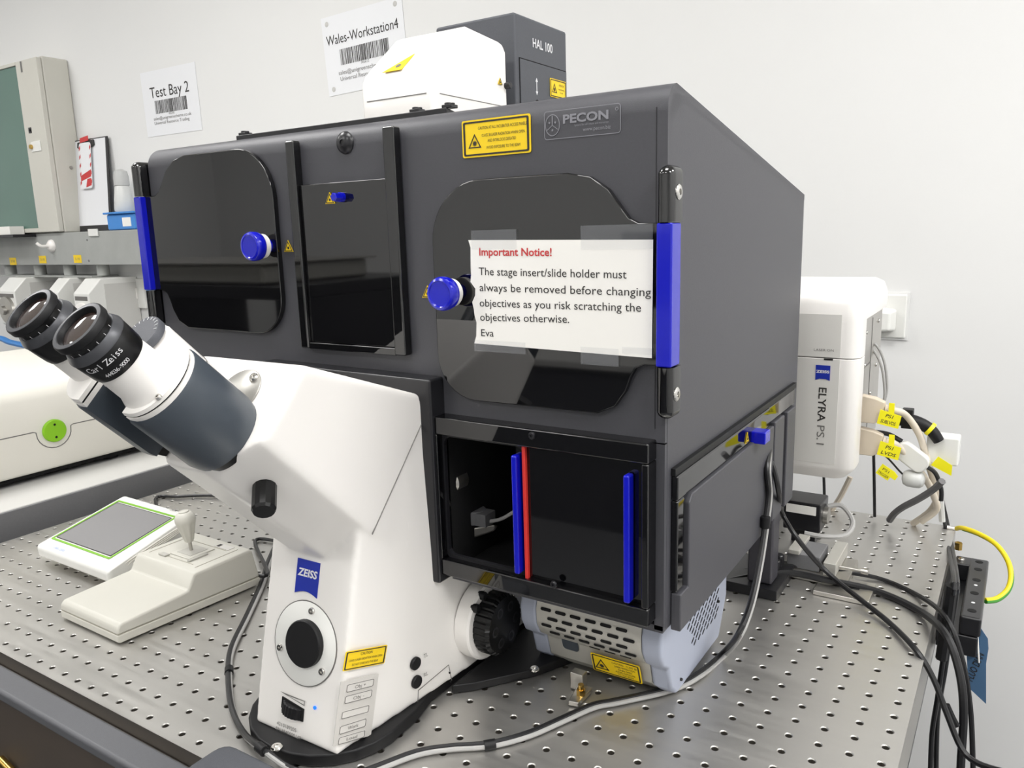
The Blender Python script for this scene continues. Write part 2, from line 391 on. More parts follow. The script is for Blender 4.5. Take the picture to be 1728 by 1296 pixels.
e = plate2d(mi, 'emblem', lg, FR, FU, pts, M_logo, .0006)
text(e, 'ZEISS', lg + FU * .001, FR, FU, .0068, M_inkwhite, .0235, bold=.03, depth=.0008, shear=.15)
wc = fp((494, 1198))
obj('wheel_slot', B().prism([wc - FN * .001 + FR * a + FU * b_ for a, b_ in ((-.0135, .0085), (.0135, .0045), (.0135, -.0065), (-.006, -.0065), (-.0135, -.001))], FN * .0013), M_hole, mi)
n_ = 52; r_ = .0150; wax = (FU + FR * .12).normalized(); wx = FR - wax * FR.dot(wax); wx.normalize(); wy = wax.cross(wx)
rings = [[wc - FN * .0085 + wax * h + (wx * math.cos(2 * math.pi * k / n_) + wy * math.sin(2 * math.pi * k / n_)) * (r_ - e_ - (.0007 if k % 2 else 0)) for k in range(n_)] for h, e_ in ((-.0052, .001), (-.0046, 0), (.0046, 0), (.0052, .001))]
obj('brightness_wheel', B().loft(rings), M_rubber, mi, smooth=20)
wt = fp((495, 1178)); ring2d(mi, 'wedge_mark', wt, FR, FU, [(-.015, .0022), (.015, .0018), (.015, -.0025)], [(-.008, .0010), (.0143, .0012), (.0143, -.0016)], M_inkgrey, .0002, .0005)
text(mi, '4210189205', fp((468, 1222)), FR, FU, .0034, M_inkgrey, .024, 'LEFT'); text(mi, 'SN:3840000149', fp((466, 1231)), FR, FU, .0034, M_inkgrey, .031, 'LEFT')
obj('status_lamp', B().lathe(fp((532, 1194)), FN, [(.0016, -.0005), (.0016, .0004)], 12), M_ledb, mi)
# right side face frame of the lower column
SA = V((-.391, -.2365, .011)); SB = V((-.374, -.07, .011)); SR = (SB - SA).normalized(); SU = V((.0035, .02, .19)); SU = (SU - SR * SU.dot(SR)).normalized(); SN = SR.cross(SU)
def sp(px_, lift=.0012):
    d = (at(px_, 0) - CAMLOC); d.normalize(); return CAMLOC + d * ((SA - CAMLOC).dot(SN) / d.dot(SN)) + SN * lift
a0 = sp((615, 1109)); cr = (sp((650, 1104)) - sp((580, 1117))); cw = cr.length; cr.normalize(); cu_ = SN.cross(cr)
caution(mi, a0, cr, cu_, cw, .0165, [('CAUTION', 0, .2, .15, .28), ('CLASS 2 LASER RADIATION WHEN OPEN', 0, -.06, .12, .8), ('DO NOT STARE INTO THE BEAM', 0, -.3, .12, .62)])
P4 = [sp(p, .0010) for p in ((573, 1150), (637, 1136), (624, 1240), (560, 1258))]
pad_ = obj('button_pad', B().prism(P4, SN * .0006), mat('grey_foil', 'C9C6C1', .4, noise=.02), mi)
for (pa, pb, pc, pd_, s) in (((583, 1154), (629, 1143), (627, 1157), (581, 1168), 'Obj +'), ((580, 1173), (626, 1161), (624, 1176), (578, 1187), 'Obj -'), ((575, 1199), (621, 1187), (618, 1203), (573, 1212), ''), ((571, 1224), (616, 1210), (614, 1225), (569, 1239), 'Work'), ((569, 1243), (614, 1230), (612, 1243), (567, 1256), 'Load')):
    Q = [sp(p, .0016) for p in (pa, pb, pc, pd_)]
    kb = obj('button', B().prism(Q, SN * .0005), mat('grey_foil_button', 'D2CFCA', .4, noise=.02), pad_, .0003)
    ctr = (Q[0] + Q[1] + Q[2] + Q[3]) / 4; rr = (Q[1] - Q[0]).normalized(); uu = SN.cross(rr); hh = (Q[0] - Q[3]).length; cc = (Q[1] - Q[0]).length
    ring2d(pad_, 'outline', ctr, rr, uu, rrect(cc * .99, hh * .95, hh * .2, 3), rrect(cc * .95, hh * .8, hh * .15, 3), M_inkgrey, .0001, .0006)
    if s: text(pad_, s, ctr - uu * hh * .2, rr, uu, hh * .42, M_inkgrey, cc * .4, depth=.0008)
for (p, s, q) in (((700, 1119), 'TL', (717, 1108)), ((702, 1150), 'RL', (717, 1140))):
    obj('round_button', B().lathe(sp(p, 0), SN, [(.0062, 0), (.0062, .002), (.0054, .0028)], 20), M_rubber, mi)
    text(mi, s, sp(q), SR, SU, .0042, M_inkgrey, .0055)
# flush plugs and seam on the upper side
HX = XC + .0625 + .0010
for p in ((694, 884), (692, 917)):
    c = at(p, HX - .0008, 0); obj('flush_plug', B().lathe(c, X, [(.0062, 0), (.0062, .0008), (.0056, .0011)], 22), M_white, mi)
q0, q1 = at((711, 716), HX - .0009, 0), at((628, 902), HX - .0009, 0)
obj('panel_seam', B().tube([q0, q1], .0006, 6), M_inkgrey, mi)
q2, q3 = sp((706, 1168), 0), sp((755, 1122), 0)
obj('cover_seam', B().tube([sp((704, 1198), .0001), sp((706, 1165), .0001), sp((757, 1122), .0001), sp((762, 1148), .0001)], .0004, 6, 1), M_inkgrey, mi)
for p in ((758, 1135), (760, 1150)): obj('pin_hole', B().lathe(sp(p, 0), SN, [(.0009, 0), (.0009, .0012)], 8), M_hole, mi)
# focus drive on the right flank
kc = V((-.372, -.047, .058))
obj('focus_drum', B().lathe(kc - X * .004, X, [(.0395, 0), (.0395, .0145), (.0375, .0165)], 48), M_white, mi)
for a in (112, 136):
    a = math.radians(a); q = kc + V((.0095, .0352 * math.cos(a), .0352 * math.sin(a)))
    obj('drum_button', B().lathe(q, X, [(.0045, 0), (.0045, .0062), (.0035, .0072)], 16), M_rubber, mi)
n_ = 120
prof = [(.030, .0115), (.0318, .013), (.0318, .027), (.029, .0305), (.020, .0310)]
rings = [[kc + X * h + (Y * math.cos(2 * math.pi * k / n_) + Z * math.sin(2 * math.pi * k / n_)) * (r - (.0010 if (k % 4 == 0 and 0 < i < 4) else 0)) for k in range(n_)] for i, (r, h) in enumerate(prof)]
fk = obj('focus_knob', B().loft(rings), M_blk, mi, smooth=25)
for k in range(6):
    a = k * math.pi / 3; q = kc + X * .0303 + (Y * math.cos(a) + Z * math.sin(a)) * .0185
    obj('finger_dimple', B().lathe(q, X, [(.0055, 0), (.0055, .0009), (.004, .0009), (.002, .0002)], 16), M_satin, fk)
# knob on the underside bevel of the nose
kb_ = TV(XC + .041, .53, -.016); kn = V((.57, -.58, -.58)).normalized()
obj('selector_knob', B().lathe(kb_ - kn * .003, kn, [(.0092, 0), (.0092, .021), (.0080, .0235)], 14), M_blk, mi, smooth=20)
obj('under_knob', B().cyl(TV(XC - .03, .40, .0), TV(XC - .047, .41, -.012), .007, c=.001), M_blk, mi)
# ---- binocular tube; frame along the 45 degree axis
AX = V((0, -.70711, .70711)); VV = V((0, .70711, .70711)); E0 = V((0, -.384, .397))
def bt(x, s, v=0.): return V((x, E0.y, E0.z)) - AX * s + VV * v
XM = -.449
# mounting flange
obj('mount_flange', B().lathe(TV(-.437, .592, .064) - AX * .002, AX, [(.0215, 0), (.0215, .0032), (.021, .0036)], 40), mat('dull_steel', '9C9A95', .38, .8, noise=.05), mi)
screw(mi, TV(-.4280, .592, .084) + AX * .0016, AX, .0040)
def dsec(x0, sgn, s, k=1., vk=1., n=20):
    """D-shaped cross-section: flat inner side, bulging outer side"""
    pts = [(-.011, -.031), (-.010, .031)]
    for i in range(n + 1):
        a = math.radians(100 - 195 * i / n); pts.append((-.005 + .0270 * math.cos(a), -.0005 + .0308 * math.sin(a)))
    pts[2] = (-.006, .0312)
    return [bt(x0 + sgn * p[0] * k, s - (0 if sgn > 0 else .009), p[1] * vk) for p in pts]
for sgn, x0 in ((1, -.419), (-1, -.480)):
    tu = obj('tube_cover', B().loft([dsec(x0, sgn, .067), dsec(x0, sgn, .069, 1.03, 1.03), dsec(x0, sgn, .127, 1.05, 1.05), dsec(x0, sgn, .134, .98, 1.0)]), M_slate, mi, smooth=35, label='slate grey tube cover')
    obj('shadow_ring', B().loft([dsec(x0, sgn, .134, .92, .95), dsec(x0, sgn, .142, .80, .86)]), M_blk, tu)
    obj('cover_collar', B().loft([dsec(x0, sgn, .0635, .99, .99), dsec(x0, sgn, .067, .99, .99)]), M_white, tu)
    obj('collar_gap', B().loft([dsec(x0, sgn, .0618, .93, .95), dsec(x0, sgn, .0636, .93, .95)]), M_hole, tu)
    obj('collar_lip', B().loft([dsec(x0, sgn, .0590, .96, .96), dsec(x0, sgn, .0620, .98, .98)]), M_white, tu)
    eb = lambda x, sq, v=0., g=sgn: bt(-.4235, sq - .001, v - .0045) if g > 0 else bt(-.486, sq - .004, v + .003)
    et = obj('eyepiece_tube', B().lathe(eb(x0, .064), AX, [(.0228, 0), (.0215, .004), (.0192, .010), (.0184, .034)], 40), M_white, mi)
    if sgn > 0: screw(et, bt(x0 + sgn * .017, .0590 - (0 if sgn > 0 else .009), -.0150), AX, .0024)
    ey = obj('eyepiece', B().lathe(eb(x0, .0335), AX, [(.0175, 0), (.0192, .0005), (.0198, .003), (.0200, .006), (.0207, .020), (.0192, .0222)], 48), M_blk, mi, label='black eyepiece with white lettering' if sgn > 0 else 'black eyepiece')
    obj('grey_ring', B().lathe(eb(x0, .0147), AX, [(.0209, 0), (.0209, .0012), (.0184, .0062), (.0178, .0062)], 48), M_ring, ey)
    obj('dioptre_ring', B().lathe(eb(x0, .0092), AX, [(.0175, 0), (.0175, .0058)], 48), M_blk, ey)
    for k in range(9):
        a = math.radians(-150 + k * 22); rr = X * math.cos(a) + VV * math.sin(a)
        q = eb(x0, .0065) + rr * .0175; tt = AX.cross(rr)
        obj('scale_mark', B().prism([q + tt * .00015 + rr * .0002, q - tt * .00015 + rr * .0002, q - tt * .00015 + rr * .0002 - AX * .0022, q + tt * .00015 + rr * .0002 - AX * .0022], rr * .0001), M_inkwhite, ey)
    obj('eyecup', B().lathe(eb(x0, .0042), AX, [(.0182, 0), (.0190, .0006), (.0190, .0046), (.0183, .0056), (.0152, .0052), (.0143, .0032), (.0141, .0008), (.0141, .0004)], 48, ring=True), M_rubber, ey)
    obj('rim_ring', B().lathe(eb(x0, -.0008), AX, [(.0180, -.0004), (.0180, .0006), (.0156, .0008), (.0153, -.002)], 48, ring=True), M_ring, ey)
    obj('lens', B().lathe(eb(x0, .0036), AX, [(.0141, 0), (.0141, .0012), (.012, .0022), (.008, .0029), (.004, .0033), (.001, .0034)], 40), M_lens, ey)
    if sgn > 0:   # printed lettering wraps the barrel
        for (s, st, hh, sp_, c0) in (('Carl Zeiss', .0215, .0048, 7.4, -34), ('444036-9000', .0290, .0030, 4.7, -30)):
            for k, ch in enumerate(s):
                if ch == ' ': continue
                a = math.radians(c0 + (k - len(s) / 2) * sp_); rr = X * math.cos(a) + VV * math.sin(a); tt = AX.cross(rr)
                text(ey, ch, eb(x0, st) + rr * (.0204 if st < .025 else .0200), tt, AX, hh, M_inkwhite, None, depth=.0004)
# spine, dial between the tubes
ring = lambda s, w_, v0, v1: [bt(XM + a, s, (v0 + v1) / 2 + b_) for a, b_ in rrect(w_, v1 - v0, min(w_, v1 - v0) * .42, 5)]
obj('spine', B().loft([ring(.0545, .032, .002, .038), ring(.0575, .038, -.002, .042), ring(.130, .040, -.004, .041), ring(.139, .036, -.004, .036)]), M_white, mi, smooth=50)
obj('spine_seam', B().loft([ring(.0940, .0397, -.003, .0422), ring(.0946, .0397, -.003, .0422)]), M_inkgrey, mi)
dl = obj('pupil_distance_dial', B().lathe(bt(XM + .002, .0525, .0265), AX, [(.0155, 0), (.0155, .005), (.0148, .006)], 40), M_lamp, mi)
for k in range(9):
    a = math.radians(20 + k * 17); rr = X * math.cos(a) + VV * math.sin(a); q = bt(XM + .002, .0525, .0265) + AX * .0061 + rr * .0118; tt = AX.cross(rr)
    obj('dial_mark', B().prism([q - tt * .0002, q + tt * .0002, q + tt * .0002 + rr * .0025, q - tt * .0002 + rr * .0025], AX * .0002), M_inkwhite, dl)
text(mi, 'APC', bt(XM + .013, .0570, .026), X, VV, .003, M_ink, .0055)
obj('tube_bridge', B().loft([ring(.0585, .066, -.012, .030), ring(.0668, .066, -.012, .030)]), M_white, mi)
# ================================================================== BLACK INCUBATION BOX
IX0, IX1, IY0, IY1 = -.784, -.1565, -.09, .335
ib = thing('incubator_box', 'large black incubation enclosure with glossy doors built around the microscope', 'incubator', (-.47, .12, .12))
roof = lambda y: .548 - (.548 - .476) * (y - IY0) / (IY1 - IY0)
# shell plates (hollow): front with the opening for the stand and lower right window is made of pieces
r_ = .020; prof = []
for i in range(7):
    a = math.radians(180 - 80 * i / 6); prof.append((IY0 + r_ + r_ * math.cos(a), .548 - r_ + r_ * math.sin(a)))
prof += [(IY1, .476), (IY1, .470)] + [(IY1 - .006, .470)] + [(IY0 + .03, .536), (IY0 + .006, .520)]
obj('roof', B().prism([V((IX0, y, z)) for y, z in [(IY0, .300), (IY0, .5272)] + prof + [(IY0 + .006, .300)]], (IX1 - IX0, 0, 0)), M_inc, ib, smooth=35)
obj('front_wall', B().box(-.383, IX1 - .0004, IY0, IY0 + .006, .278, .300).box(-.165, IX1 - .0004, IY0, IY0 + .006, .12, .279), M_inc, ib, smooth=0)
sidepts = lambda z0: [(IY0 + .004, z0), (IY1, z0), (IY1, .4755), (IY0 + .03, .541), (IY0 + .012, .5415), (IY0 + .004, .531)]
obj('side_wall', B().prism([V((IX1 - .006, y, z)) for y, z in sidepts(.12)], (.006, 0, 0)), M_inc, ib, .001, 2)
obj('side_wall', B().prism([V((IX0, y, z)) for y, z in sidepts(.300)], (.006, 0, 0)), M_inc, ib, .001, 2)
obj('rear_wall', B().box(IX0 + .001, IX1 - .001, IY1 - .008, IY1 - .001, .30, .475).box(-.383, IX1 - .006, IY1 - .008, IY1 - .002, .12, .30), M_inc, ib, smooth=0)
obj('floor_plate', B().box(-.372, IX1 - .001, IY0 + .0, IY1 - .004, .118, .124), M_inc, ib, smooth=0)
obj('floor_plate', B().box(IX0 + .006, -.515, IY0 + .006, IY1 - .01, .30, .304), M_inc, ib, smooth=0)
obj('inner_shade_lining', B().box(-.379, -.372, -.089, .3, .124, .30).box(-.372, -.163, -.084, .06, .1242, .1262).box(-.372, -.163, -.084, .06, .290, .293), M_hole, ib, smooth=0)  # added black sheets, stand in for the shade inside the window
obj('inner_shade_back', B().box(-.372, -.168, .06, .064, .124, .30), M_hole, ib)  # added back sheet, painted black for the shaded depth of the window
obj('corner_trim', B().box(-.1655, -.1650, IY0 - .0003, IY0, .29, .53), M_satin, ib)
# collar around the stand
cy0 = -.110
obj('stand_collar', B().prism([V((x, cy0, z)) for x, z in ((-.372, .120), (-.372, .316), (-.600, .318), (-.600, .294), (-.3865, .294), (-.3865, .120))], (0, .022, 0)), M_satin, ib, .0025, 2)
# hinged glossy doors
def door(x_h, z0, sgn):
    """x_h hinge line, sgn +1: hinge on the left"""
    P = [(0, .043), (.017, .043), (.0245, .040), (.029, .032), (.033, .021), (.042, .008), (.058, .0008)]
    for i in range(9):
        a = math.radians(-90 + 90 * i / 8); P.append((.178 + .040 * math.cos(a), .040 + .040 * math.sin(a)))
    for i in range(11):
        a = math.radians(0 + 90 * i / 10); P.append((.166 + .052 * math.cos(a), .138 + .052 * math.sin(a)))
    P += [(.082, .190), (.062, .186), (.047, .176), (.037, .163), (.030, .154), (.022, .150), (0, .150)]
    b = B().prism([V((x_h + sgn * u, IY0 - .0001, z0 + q)) for u, q in P], (0, -.0062, 0))
    return obj('door', b, M_gloss, ib, .0011, 2, label='glossy black access door')
DF = IY0 - .0063
dL = door(-.7905, .3455, 1); dR = door(-.1545, .298, -1)
def knob(d, x, z):
    c = V((x, DF, z))
    obj('knob_stem', B().lathe(c, -Y, [(.0065, 0), (.0065, .010)], 28), M_blue, d)
    obj('knob_collar', B().lathe(c - Y * .0062, -Y, [(.0112, 0), (.0122, .0008), (.0122, .0062)], 28), M_white, d)
    obj('knob', B().lathe(c - Y * .0125, -Y, [(.0085, 0), (.0138, .0015), (.0146, .004), (.0146, .0095), (.0135, .0115), (.0115, .0122), (.0105, .0112)], 36), M_blue, d, label='round blue knob')
knob(dL, -.5850, .4370); knob(dR, -.3480, .3940)
# hinges: black ends and blue middle bars
def hinge(x, z0, z1, zb0, zb1, sgn):
    def bar(a, c, round0, round1, m, nm, w, lab=None):
        r = w / 2; y1, y0 = IY0 + .0055, IY0 - .0075
        plan = [(r, y1), (-r, y1)] + [(r * math.cos(math.radians(180 + 180 * i / 10)), y0 + r * math.sin(math.radians(180 + 180 * i / 10))) for i in range(11)]
        zs = [(a, 1.)] if not round0 else [(a + r * (1 - math.cos(math.radians(t))), math.sin(math.radians(max(t, 8)))) for t in (0, 20, 40, 60, 80)] + [(a + r, 1.)]
        ze = [(c, 1.)] if not round1 else [(c - r, 1.)] + [(c - r * (1 - math.cos(math.radians(t))), math.sin(math.radians(max(t, 8)))) for t in (80, 60, 40, 20, 0)]
        return obj(nm, B().loft([[V((x + p * k, y1 + (q - y1) * (.55 + .45 * k), z)) for p, q in plan] for z, k in zs + ze]), m, ib, 0, label=lab, smooth=50)
    h1 = bar(zb1, z1, False, True, M_gloss, 'hinge', .0135); h2 = bar(z0, zb0, True, False, M_gloss, 'hinge', .0135)
    obj('hinge_bar', B().box(x - .0062, x + .0062, IY0 - .0135, IY0 + .005, zb0 + .0004, zb1 - .0004), M_blue, ib, .0014, 2, label='blue hinge bar')
    for hh, zz in ((h1, (z1 + zb1) / 2 + .001), (h2, (z0 + zb0) / 2 - .001)):
        screw(hh, V((x + sgn * .0064, IY0 - .0030, zz)), X * sgn, .0056, h=.0018)
hinge(-.1535, .3005, .4885, .341, .448, 1); hinge(-.7925, .346, .534, .3885, .4955, -1)
# centre slide panel between two rails
for x, w_, z0, z1 in ((-.5395, .0115, .334, .5365), (-.4135, .0135, .334, .5385)):
    obj('slide_rail', B().box(x - w_ / 2, x + w_ / 2, IY0 - .0105, IY0 - .0001, z0, z1), M_gloss, ib, .002, 2)
obj('slide_sill', B().box(-.534, -.420, IY0 - .009, IY0 - .0001, .3335, .3405), M_gloss, ib, .001)
sl = obj('slide_panel', B().box(-.5335, -.4205, IY0 - .0062, IY0 - .0002, .3408, .4945), M_gloss, ib, .0007, label='glossy black sliding panel')
pc = V((-.4770, IY0 - .0062, .4805))
obj('peg', B().cyl(pc, pc - Y * .012, .0042, n=6, c=.0008).cyl(pc - Y * .0, pc - Y * .004, .0046, n=16), M_blue, sl, label='small blue peg')
warn_tri(ib, at((557, 334), DF - .0004, 1), X, Z, .0125)
warn_tri(ib, at((487, 415), IY0 - .0003, 1), X, Z, .0135)
warn_tri(ib, at((722, 492), IY0 - .0003, 1), X, Z, .0130)
c = at((583, 241), IY0, 1); obj('push_button', B().lathe(c, -Y, [(.0105, 0), (.0098, .002), (.006, .0045), (.0028, .005), (.0025, .0038)], 28), M_satin, ib)
obj('rivet', B().lathe(at((507, 345), IY0 - .0002, 1), -Y, [(.0016, 0), (.0012, .001)], 10), M_satin, ib)
# labels on the front
caution(ib, V((-.3055, IY0 - .0004, .5212)), X, Z, .0675, .030, [('CAUTION AT ALL INCUBATOR ACCESS PANELS', .10, .225, .085, .70), ('CLASS 3B LASER RADIATION WHEN OPEN', .11, .03, .08, .62), ('AND INTERLOCKS DEFEATED', .09, -.12, .08, .41), ('AVOID EXPOSURE TO THE BEAM', .11, -.30, .08, .49)], tri=(-.31, -.07, .42))
pc = V((-.2265, IY0 - .0003, .5252))
ring2d(ib, 'maker_plate_outline', pc, X, Z, rrect(.066, .0215, .0025), rrect(.0650, .0205, .002), M_emb, .0002)
rg = ring2d(ib, 'maker_symbol', pc - X * .0255, X, Z, [(.0066 * math.cos(i * .2618), .0082 * math.sin(i * .2618)) for i in range(24)], [(.0060 * math.cos(i * .2618), .0076 * math.sin(i * .2618)) for i in range(24)], M_emb, .0002)
for a in (90, 210, 330):
    d_ = V((math.cos(math.radians(a)) * .0055, 0, math.sin(math.radians(a)) * .007)); q = pc - X * .0255
    obj('symbol_spoke', B().prism([q + V((.0004, -.0002, 0)), q - V((.0004, .0002, 0)), q + d_ - V((.0004, .0002, 0)), q + d_ + V((.0004, -.0002, 0))], (0, -.0001, 0)), M_emb, rg, smooth=0)
    q2_ = q - d_ * .55; obj('symbol_dot', B().lathe(q2_, -Y, [(.0008, 0), (.0008, .0003)], 8), M_emb, rg)
text(ib, 'PECON', pc + V((.0035, 0, .0005)), X, Z, .0065, M_emb, .039, bold=.035, depth=.0002)
text(ib, 'Systems for cell culture and microscopy', pc + V((.0085, 0, -.0025)), X, Z, .0016, M_emb, .029, depth=.0002)
text(ib, 'www.pecon.biz', pc + V((.0130, 0, -.0068)), X, Z, .0030, M_emb, .0235, depth=.0002)
ring2d(ib, 'registered_mark', pc + V((.0298, 0, .0068)), X, Z, [(.0014 * math.cos(i * .785), .0014 * math.sin(i * .785)) for i in range(8)], [(.0009 * math.cos(i * .785), .0009 * math.sin(i * .785)) for i in range(8)], M_emb, .0002)
# lower right window: frame, sliding door, bars
WX0, WX1, WZ0, WZ1 = -.3810, -.1640, .1285, .2815
b = B()
b.box(WX0, WX1, IY0 - .016, IY0 + .002, WZ1 - .0165, WZ1); b.box(WX0, WX1, IY0 - .016, IY0 + .002, WZ0, WZ0 + .0155)
b.box(WX0, WX0 + .0105, IY0 - .016, IY0 + .002, WZ0 + .0155, WZ1 - .0165); b.box(WX1 - .006, WX1, IY0 - .016, IY0 + .002, WZ0 + .0155, WZ1 - .0165)
wf = obj('window_frame', b, M_gloss, ib, .0015)
# inner rounded edge of the open half
ring2d(wf, 'inner_edge', V((-.3255, IY0 - .004, .2045)), X, Z, rrect(.092, .122, .006), rrect(.086, .115, .0075), M_satin, .004)
sd = obj('sliding_door', B().box(-.2835, WX1 - .006, IY0 - .0085, IY0 - .004, WZ0 + .0155, WZ1 - .0165), M_gloss, ib, .0006, label='glossy black sliding door')
obj('red_strip', B().box(-.2815, -.2782, IY0 - .0125, IY0 - .0086, WZ0 + .0130, WZ1 - .0170), M_red, sd, .0006, label='thin red strip')
obj('handle', B().box(-.1845, -.1788, IY0 - .0185, IY0 - .0086, .1465, .2545), M_blue, sd, .0018, 3, label='blue bar handle')
s2 = obj('sliding_door', B().box(-.2930, -.2820, IY0 - .0035, IY0 - .0005, WZ0 + .0155, WZ1 - .0165), M_gloss, ib)
obj('handle', B().box(-.2900, -.2843, IY0 - .0175, IY0 - .0036, .1480, .2565), M_blue, s2, .0018, 3, label='blue bar handle')
for p in ((898, 735), (935, 986)): screw(ib, at(p, IY0 - .016, 1), -Y, .0032, m=M_satin)
# what shows inside the window
c = at((776, 806), -.06, 1); obj('inner_knob', B().lathe(c, -Y, [(.011, 0), (.011, .016), (.009, .018), (.007, .0175)], 24), M_steel, ib)
c = at((800, 874), -.045, 1); obj('inner_clamp', B().cyl(c - Z * .004, c + Z * .010, .0125, c=.001).box(c.x, c.x + .020, c.y - .009, c.y + .009, c.z - .004, c.z + .009), M_dgrey, ib, .001)
c = at((775, 905), -.06, 1); obj('inner_lever', B().hull([c + V(p) for p in ((0, 0, -.007), (0, 0, .007), (-.008, -.004, 0), (.030, .02, .012), (.030, .02, .004), (.030, .028, .008), (0, .01, 0))]), M_steel, ib, .002)
obj('inner_wire', B().tube([at(p, -.045, 1) for p in ((825, 880), (845, 876), (865, 865), (885, 850))], .0018, 8), M_cabG, ib)
obj('inner_block', B().box(-.335, -.20, -.03, .03, .1265, .160), M_satin, ib, .002)
# right side: ledge, foam, lower hatch with latch, rear slats
SX = IX1
obj('side_ledge_foam', B().box(SX, SX + .004, -.078, IY1 - .02, .2495, .2555), M_rubber, ib)
obj('hatch_frame', B().box(SX, SX + .006, -.0775, .192, .2285, .2495).box(SX, SX + .006, -.0775, -.062, .150, .2285), M_gloss, ib, .0015)
obj('side_hatch', B().prism([V((SX + .0002, y, z)) for y, z in ((-.0765, .1155), (.200, .1155), (.200, .2285), (-.052, .2285), (-.0585, .222), (-.0585, .1485), (-.0765, .1485))], (.0088, 0, 0)), M_inc, ib, .0012)
obj('latch_strip', B().box(SX, SX + .005, .192, IY1 - .03, .232, .2495), M_gloss, ib, .001)
obj('latch', B().box(SX + .004, SX + .020, .124, .142, .2270, .2395), M_blue, ib, .0012, label='small blue latch')
warn_tri(ib, V((SX + .0064, .108, .2375)), Y, Z, .0125)
for y0_, y1_ in ((.208, .248), (.262, .300)):
    obj('rear_slat', B().prism([V((SX + .0002, y, z)) for y, z in ((y0_, .1155), (y1_, .1155), (y1_, .2305), (y0_, .2305))], (.008, 0, 0)), M_inc, ib, .0015)
# roof hatch plate with clips
obj('roof_plate', B().hull([V((x, y, z)) for x in (-.655, -.372) for y, z in ((-.068, .543), (-.068, .5535), (.25, .49), (.25, .5005))]), M_satin, ib, .001)
for x in (-.652, -.415, -.378):
    obj('roof_clip', B().box(x, x + .011, -.067, -.057, .5530, .5560).cyl((x + .004, -.062, .5558), (x + .004, -.062, .5580), .0035).cyl((x + .009, -.062, .5558), (x + .009, -.062, .5575), .002), M_satin, ib, .0006)

# ---- notice taped to the right door
nt_ = thing('notice_sheet', 'white paper notice with red heading taped to the glossy door', 'notice', (-.245, DF - .001, .395))
no = V((-.3325, DF - .0006, .3505))
edge = [(.0022, -.0008)]
for i in range(1, 15):
    t = i / 15; edge.append((.0012 + .0028 * math.sin(t * 9) * (1 - t) + (.0045 if .42 < t < .60 else 0) + random.uniform(-.0007, .0007) + .0022 * (1 - t), .0875 * t))
P = [(.1675, -.0035), (.168, .0852)] + [(.0, .0878)] + edge[::-1]
sheet = obj('paper', B().prism([no + X * a + Z * b_ for a, b_ in P], (0, -.0004, 0)), M_paper, nt_, smooth=0)
TY_ = DF - .0012
def ntext(s, p0, p1, h, m, bold=0.):
    a = at(p0, TY_, 1); c = at(p1, TY_, 1); r = (c - a); text(nt_, s, a, r, r.cross(Y), h, m, r.length, 'LEFT', bold, depth=.0001)
ntext('Important Notice!', (808, 431), (930, 432), .0066, M_inkred, .02)
ntext('The stage insert/slide holder must', (808, 464), (1057, 470), .0068, M_ink)
ntext('always be removed before changing', (809, 491), (1098, 500), .0068, M_ink)
ntext('objectives as you risk scratching the', (809, 517), (1081, 526), .0068, M_ink)
ntext('objectives otherwise.', (810, 541), (960, 545), .0068, M_ink)
ntext('Eva', (811, 567), (832, 568), .0064, M_ink)
for (p0, p1) in (((795, 389), (872, 420)), ((980, 381), (1108, 420)), ((800, 573), (887, 598)), ((980, 585), (1044, 619)), ((1050, 585), (1108, 600))):
    a = at(p0, DF - .0014, 1); c = at(p1, DF - .0014, 1)
    obj('tape', B().box(min(a.x, -.1665), min(c.x, -.1645), DF - .0018, DF - .0014, c.z, a.z), M_tape, nt_, smooth=0, label='strip of clear tape')

# ================================================================== ILLUMINATOR HEAD AND LAMP HOUSE ABOVE THE ROOF
ih = thing('illuminator_head', 'rounded white illuminator housing with yellow warning triangle on its sloping nose', 'microscope head', (-.45, .02, roof(.02) + .008))
prof = [(-.053, .547), (-.053, .588), (-.047, .597), (-.001, .6350), (.008, .6385), (.068, .6340), (.0745, .627), (.0745, .522)]
rings = []
for (x, k) in ((-.4865, .975), (-.481, 1.), (-.403, 1.), (-.3975, .975)):
    rings.append([V((x, .01 + (y - .01) * k, .53 + (z - .53) * k)) for y, z in prof])
obj('housing', B().loft([r for r in rings]), M_white, ih, .006, 3, smooth=50)
obj('split_line', B().box(-.478, -.405, -.0533, -.0525, .5703, .5711), M_inkgrey, ih)
obj('split_line', B().box(-.3979, -.3973, -.043, .066, .5703, .5711), M_inkgrey, ih)
U_ = V((0, .046, .0380)).normalized(); Ns = X.cross(U_); S0 = V((-.44, -.047, .597))
d_ = at((668, 114), 0, 1) - CAMLOC; tc = CAMLOC + d_ * ((S0 - CAMLOC).dot(Ns) / d_.dot(Ns)) + Ns * .0004
tp = plate2d(ih, 'warning_sticker', tc, X, U_, [(-.0125, -.007), (.0115, -.007), (.0115, .020)], M_yel, .0004)
plate2d(tp, 'symbol', tc + X * .003 + U_ * .001, X, U_, [(.003 * math.cos(i * .785), .003 * math.sin(i * .785)) for i in range(8)], M_inkgrey, .0002, lift=.0005)
warn_tri(ih, V((-.3968, .0575, .5945)), Y, Z, .008)
obj('lock_screw', B().cyl((-.400, .069, .5915), (-.391, .069, .5915), .0032, c=.0005), M_satin, ih)
obj('mount_plate', B().box(-.48, -.404, -.045, .07, roof(.03) + .002, .5475), M_satin, ih, .001)
hl = thing('lamp_house', 'dark grey square halogen lamp house standing behind the white head', 'lamp house', (-.452, .15, roof(.15)))
